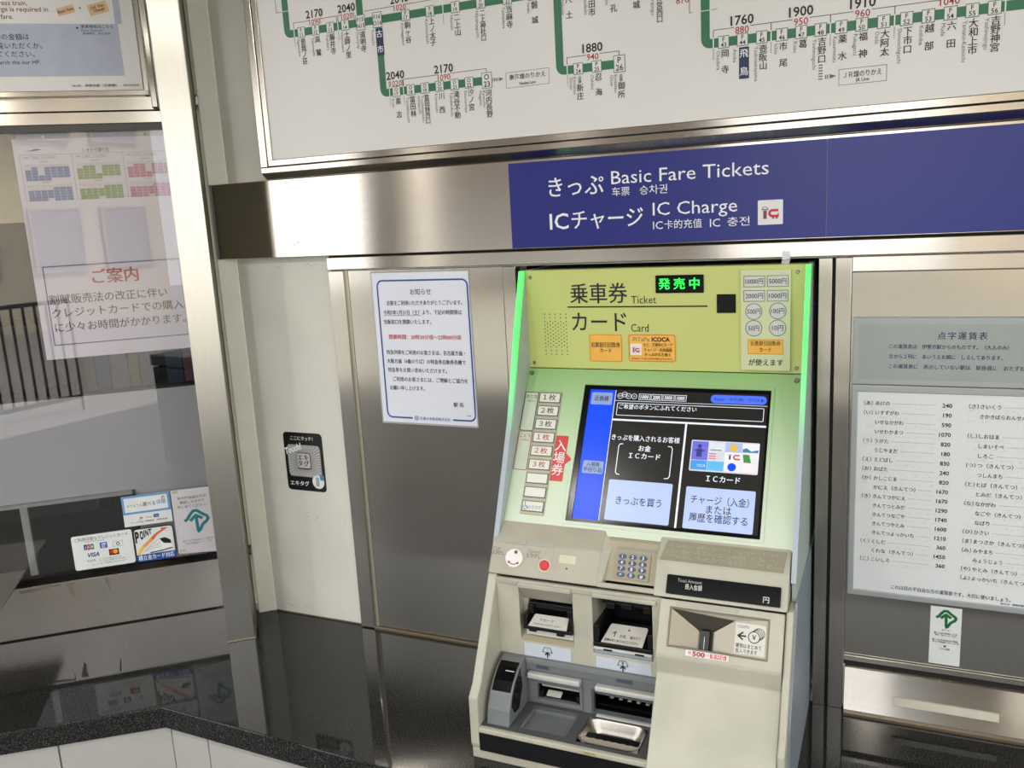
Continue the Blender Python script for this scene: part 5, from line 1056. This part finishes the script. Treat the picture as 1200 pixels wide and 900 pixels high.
for t_, z_ in ((0, 0.0015), (0.03, 0.002), (0.08, -0.002), (0.16, -0.014), (0.28, -0.024), (0.5, -0.028), (0.85, -0.029)):
    a, b = 0.071 * (1 - t_), 0.047 * (1 - t_); r_ = min(a, b) * 0.55; rings.append([H.p(x, y, z_) for x, y in rr(-0.544 - a, -0.544 + a, -0.412 - b, -0.412 + b, r_, 5)])
kk = len(rings[0])
for q in rings: bw.v += [tuple(p) for p in q]
for i in range(len(rings) - 1): bw.f += [(i * kk + j, i * kk + (j + 1) % kk, (i + 1) * kk + (j + 1) % kk, (i + 1) * kk + j) for j in range(kk)]
bw.f.append(tuple(range((len(rings) - 1) * kk, len(rings) * kk)))
part('coin_bowl', bw, st_p, mc, smooth=True, label='polished steel coin return bowl')
fl = M()
pts = [(-0.606 + 0.0095 * k, 0.0024 * (1 if k % 2 else -1)) for k in range(15)]
for i in range(14):
    a, b = pts[i], pts[i + 1]; fl.add([H.p(a[0], -0.452, 0.002), H.p(b[0], -0.452, 0.002), H.p(b[0], -0.450 + 0.002, -0.010 + b[1]), H.p(a[0], -0.450 + 0.002, -0.010 + a[1])], [(0, 1, 2, 3)])
part('bowl_flap', M().prism(Fr((0, -0.448, 0.078), (1, 0, 0), (0, 0.01, 0.006)), [(-0.603, -0.006)] + [(-0.603 + 0.0085 * k, 0.008 + 0.0014 * (k % 2)) for k in range(16)] + [(-0.476, -0.006)], 0, 0.0008), mat('clear_flap', (150, 142, 128), 0.2, 0.0), mc)
# left pass reader hump
hp = [(-0.345, 0.197), (-0.362, 0.198), (-0.392, 0.188), (-0.420, 0.168), (-0.440, 0.145), (-0.455, 0.115), (-0.463, 0.080), (-0.345, 0.080)]
part('pass_reader', M().xprism(hp, -0.826, -0.770), grey_u, mc, bevel=0.003)
part('reader_pad', M().xprism([(-0.377, 0.1948), (-0.392, 0.1895), (-0.420, 0.1695), (-0.436, 0.1510), (-0.43, 0.149), (-0.414, 0.166), (-0.388, 0.184), (-0.376, 0.189)], -0.821, -0.7745), blk_gl, mc)
part('reader_pad', M().xprism([(-0.386, 0.186), (-0.420, 0.163), (-0.437, 0.140), (-0.443, 0.122), (-0.430, 0.100), (-0.405, 0.098), (-0.380, 0.14)], -0.7702, -0.7685), blk_gl, mc)
part('card_slit', M().xprism([(-0.4005, 0.1852), (-0.4025, 0.1838), (-0.4005, 0.1820), (-0.398, 0.1835)], -0.800, -0.778), silver, mc)
# front lip, plinth
part('front_lip', M().box(W, -0.838, -0.440, 0.0675, 0.0805, 0.470, 0.4835), cream, mc, bevel=0.003)
part('plinth', M().box(W, -0.838, -0.188, 0.022, 0.068, 0.40, 0.4805), blk, mc); part('plinth_edge', M().box(W, -0.858, -0.176, 0.0, 0.022, 0.30, 0.478), cream2, mc, bevel=0.001, seg=1)
part('lip_mark', M().rect(Fr((0, -0.4836, 0), (1, 0, 0), (0, 0, 1)), -0.586, -0.560, 0.072, 0.0765, 0.0004), mat('mark_ochre', (176, 140, 80)), mc)
# coin panel
part('coin_panel', M().holed(B, -0.4455, -0.1885, -0.119, -0.003, [(-0.421, -0.219, -0.098, -0.0195)], -0.02, 0.003), cream, mc, bevel=0.003, seg=3)
def Bp(s_, n_): p = B.p(0, -s_, n_); return (p.y, p.z)
part('coin_door', M().xprism([Bp(0.117, 0.004), Bp(0.124, 0.001), Bp(0.155, -0.024), Bp(0.20, -0.022), Bp(0.34, -0.012), Bp(0.378, -0.010), (-0.486, 0.012), (-0.35, 0.012), Bp(0.117, -0.05)], -0.4455, -0.1885), cream, mc, bevel=0.003, seg=3)
part('coin_rim', M().holed(B, -0.4235, -0.2165, -0.1005, -0.0170, [(-0.4195, -0.2205, -0.0965, -0.0210)], 0.0, 0.0045), mat('rim_brown', (120, 112, 96), 0.3, 0.5), mc, bevel=0.001)
fn = M(); A_p = [(-0.4195, -0.021, 0.001), (-0.2205, -0.021, 0.001), (-0.2205, -0.0965, 0.001), (-0.4195, -0.0965, 0.001)]; s1, s2, s3, s4 = (-0.356, -0.064, -0.024), (-0.340, -0.064, -0.024), (-0.340, -0.0965, -0.024), (-0.356, -0.0965, -0.024)
T1, T2 = (-0.286, -0.029, -0.001), (-0.286, -0.0965, -0.001)
for q in ([A_p[0], s1, s4, A_p[3]], [A_p[0], A_p[1], T1, s2, s1], [T1, T2, s3, s2], [A_p[1], A_p[2], T2, T1]): fn.add([B.p(*x) for x in q], [tuple(range(len(q)))])
fn.add([B.p(*x) for x in (s1, s2, s3, s4)], [(0, 1, 2, 3)])
part('coin_funnel', fn, steel('funnel_steel', (150, 143, 128), 0.3, (20, 20, 20), 0.05), mc)
part('coin_slot', M().box(B, -0.357, -0.339, -0.0965, -0.058, -0.030, -0.014), blk, mc); part('coin_blade', M().box(B, -0.3487, -0.3473, -0.096, -0.070, -0.02, -0.010), silver, mc)
cl = part('coin_label', M().box(B, -0.284, -0.2235, -0.0925, -0.0315, 0.0005, 0.0018), mat('coin_label_steel', (186, 182, 172), 0.35, 0.6), mc)
P = Print(B, 0.0023); P.text('COIN', -0.280, -0.0385, 0.0060, grey_t, u1=-0.258); P.text('硬貨はまとめて', -0.2815, -0.0765, 0.0085, black, u1=-0.230, bold=0.012); P.text('投入できます', -0.2815, -0.0870, 0.0085, black, u1=-0.238, bold=0.012)
q = P.m('coin_icon', black); q.path(B, [(-0.262, -0.057), (-0.277, -0.057)], 0.0035, P.n); q.path(B, [(-0.268, -0.0495), (-0.278, -0.057), (-0.268, -0.0645)], 0.0032, P.n + 0.0001)
for a, b in ((-0.2365, -0.049), (-0.2395, -0.0515), (-0.2425, -0.054)): q.ring(B, a, b, 0.0108, 0.0013, P.n, 24)
P.m('coin_icon', mat('coin_label_steel')).disc(B, -0.246, -0.057, 0.0112, P.n + 0.0001, 24); q.ring(B, -0.246, -0.057, 0.0112, 0.0017, P.n + 0.0002, 24); P.text('￥', -0.246, -0.057, 0.0115, black, al='c', bold=0.02, dn=0.0003); P.flush(cl)
part('name_strip', M().box(B, -0.411, -0.279, -0.0135, -0.0065, 0.003, 0.0042), cream2, mc, bevel=0.0004, seg=1)
s5 = part('new_coin_sticker', M().prism(B, rr(-0.3815, -0.293, -0.1125, -0.1005, 0.001), 0.0048, 0.0054), mat('sticker_white'), mc)
P = Print(B, 0.0058); P.text('新', -0.3765, -0.1065, 0.0065, red_p, u1=-0.369); P.text('500', -0.3675, -0.1065, 0.0090, red_t, u1=-0.341, bold=0.04); P.text('円', -0.3385, -0.1065, 0.0060, red_p, u1=-0.3325)
P.m('red_block', red_p).rect(B, -0.3305, -0.2975, -0.1108, -0.1022, P.n - 0.0001); P.text('非対応', -0.3285, -0.1065, 0.0070, white_t, u1=-0.2995, bold=0.02, dn=0.0002); P.flush(s5)
part('door_lock', M().cyl(B, -0.237, -0.315, 0.0065, -0.010, -0.006, 20), silver, mc)

# ================================================================== what the steel and glass reflect: the forecourt behind the viewer
fz = ZF
fe = thing('station_railing', 'black metal railing of upright bars, seen mirrored in the ticket window', 'railing', (0.0, -6.1, fz))
FE = Fr((0.0, -6.1, fz), (1, 0, 0), (0, 0, 1))
part('top_rail', M().box(FE, -2.6, 0.95, 1.08, 1.12, -0.02, 0.02), blk, fe); part('bottom_rail', M().box(FE, -2.6, 0.95, 0.12, 0.16, -0.02, 0.02), blk, fe)
for k in range(33): part('bar', M().box(FE, -2.58 + k * 0.11, -2.56 + k * 0.11, 0.0 if k % 8 == 0 else 0.16, 1.08, -0.01, 0.01), blk, fe)
def mbox(name, label, cat, F, u0, u1, v0, v1, n0, n1, m):
    return tag(part(name, M().box(F, u0, u1, v0, v1, n0, n1), m, bevel=0.01, seg=1), label, cat)
mbox('beige_column', 'beige square column of the station porch, mirrored in the glass', 'column', W, 1.25, 1.60, ZF, ZC, 2.55, 2.8, mat('column_beige', (206, 186, 152), 0.6))
mbox('grey_column', 'dark grey porch column behind the viewer, mirrored as a dark stripe in the steel band', 'column', W, -2.98, -2.87, ZF, ZC, 2.55, 2.75, mat('column_grey', (84, 80, 76), 0.6))
lb_ = thing('reflection_block', 'added dark grey block on the porch floor behind the viewer, darkening the reflection in the drawer front', 'reflection block', (0.3, -3.2, ZF))  # unseen stand-in for the viewer, added to darken the drawer reflection
part('block_body', M().box(Fr((0.3, -3.2, ZF), (1, 0, 0), (0, 0, 1)), -0.27, 0.27, 0.02, 0.75, -0.2, 0.2), mat('block_grey', (48, 50, 52), 0.5), lb_, bevel=0.01)
part('block_lid', M().box(Fr((0.3, -3.2, ZF), (1, 0, 0), (0, 0, 1)), -0.28, 0.28, 0.76, 0.84, -0.21, 0.21), mat('block_lid_grey', (70, 72, 74), 0.4), lb_, bevel=0.012)
part('foot', M().box(Fr((0.3, -3.2, ZF), (1, 0, 0), (0, 0, 1)), -0.24, 0.24, 0.0, 0.02, -0.17, 0.17), blk, lb_)
hz = thing('street_house', 'pale house across the forecourt, seen only as a reflection', 'building', (3.0, -15, fz))
part('wall', M().box(W, 0.9, 7.5, fz, 5.2, 14.0, 18.0), mat('house_wall', (186, 176, 158), 0.7), hz); part('roof', M().prism(Fr((0, 0, 0), (0, 1, 0), (0, 0, 1)), [(-13.6, 5.2), (-18.4, 5.2), (-16, 6.8)], 0.6, 7.8), mat('house_roof', (74, 70, 70), 0.6), hz)
for x in (1.6, 3.2, 4.8, 6.2):
    for z in (0.6, 3.0):
        wd_ = part('window', M().box(W, x, x + 0.9, z, z + 1.1, 13.94, 14.0), mat('far_pane', (120, 124, 128), 0.4), hz); part('window_frame', M().holed(W, x - 0.05, x + 0.95, z - 0.05, z + 1.15, [(x, x + 0.9, z, z + 1.1)], 13.92, 13.96), mat('frame_tan', (160, 152, 138), 0.5), wd_)
h2 = thing('brown_shop', 'low brown shop across the forecourt, seen only as a reflection', 'building', (-6, -16, fz))
part('wall', M().box(W, -10.6, -3.6, fz, 5.6, 15.0, 18.0), mat('shop_wall', (70, 58, 48), 0.7), h2); part('awning', M().box(W, -10.4, -3.6, 1.5, 1.62, 14.2, 15.0), mat('awning_grey', (120, 116, 108), 0.6), h2)
part('streak_reflector', M().box(W, -9.8, -9.3, fz, 5.6, 14.9, 15.0), mat('streak_white', (224, 220, 210), 0.6), h2)  # pale slab added to mirror a bright streak in the steel band
part('shop_window', M().box(W, -9.2, -4.4, 0.0, 1.4, 14.96, 15.0), mat('far_pane'), h2)
print('OBJECTS', len(bpy.data.objects))
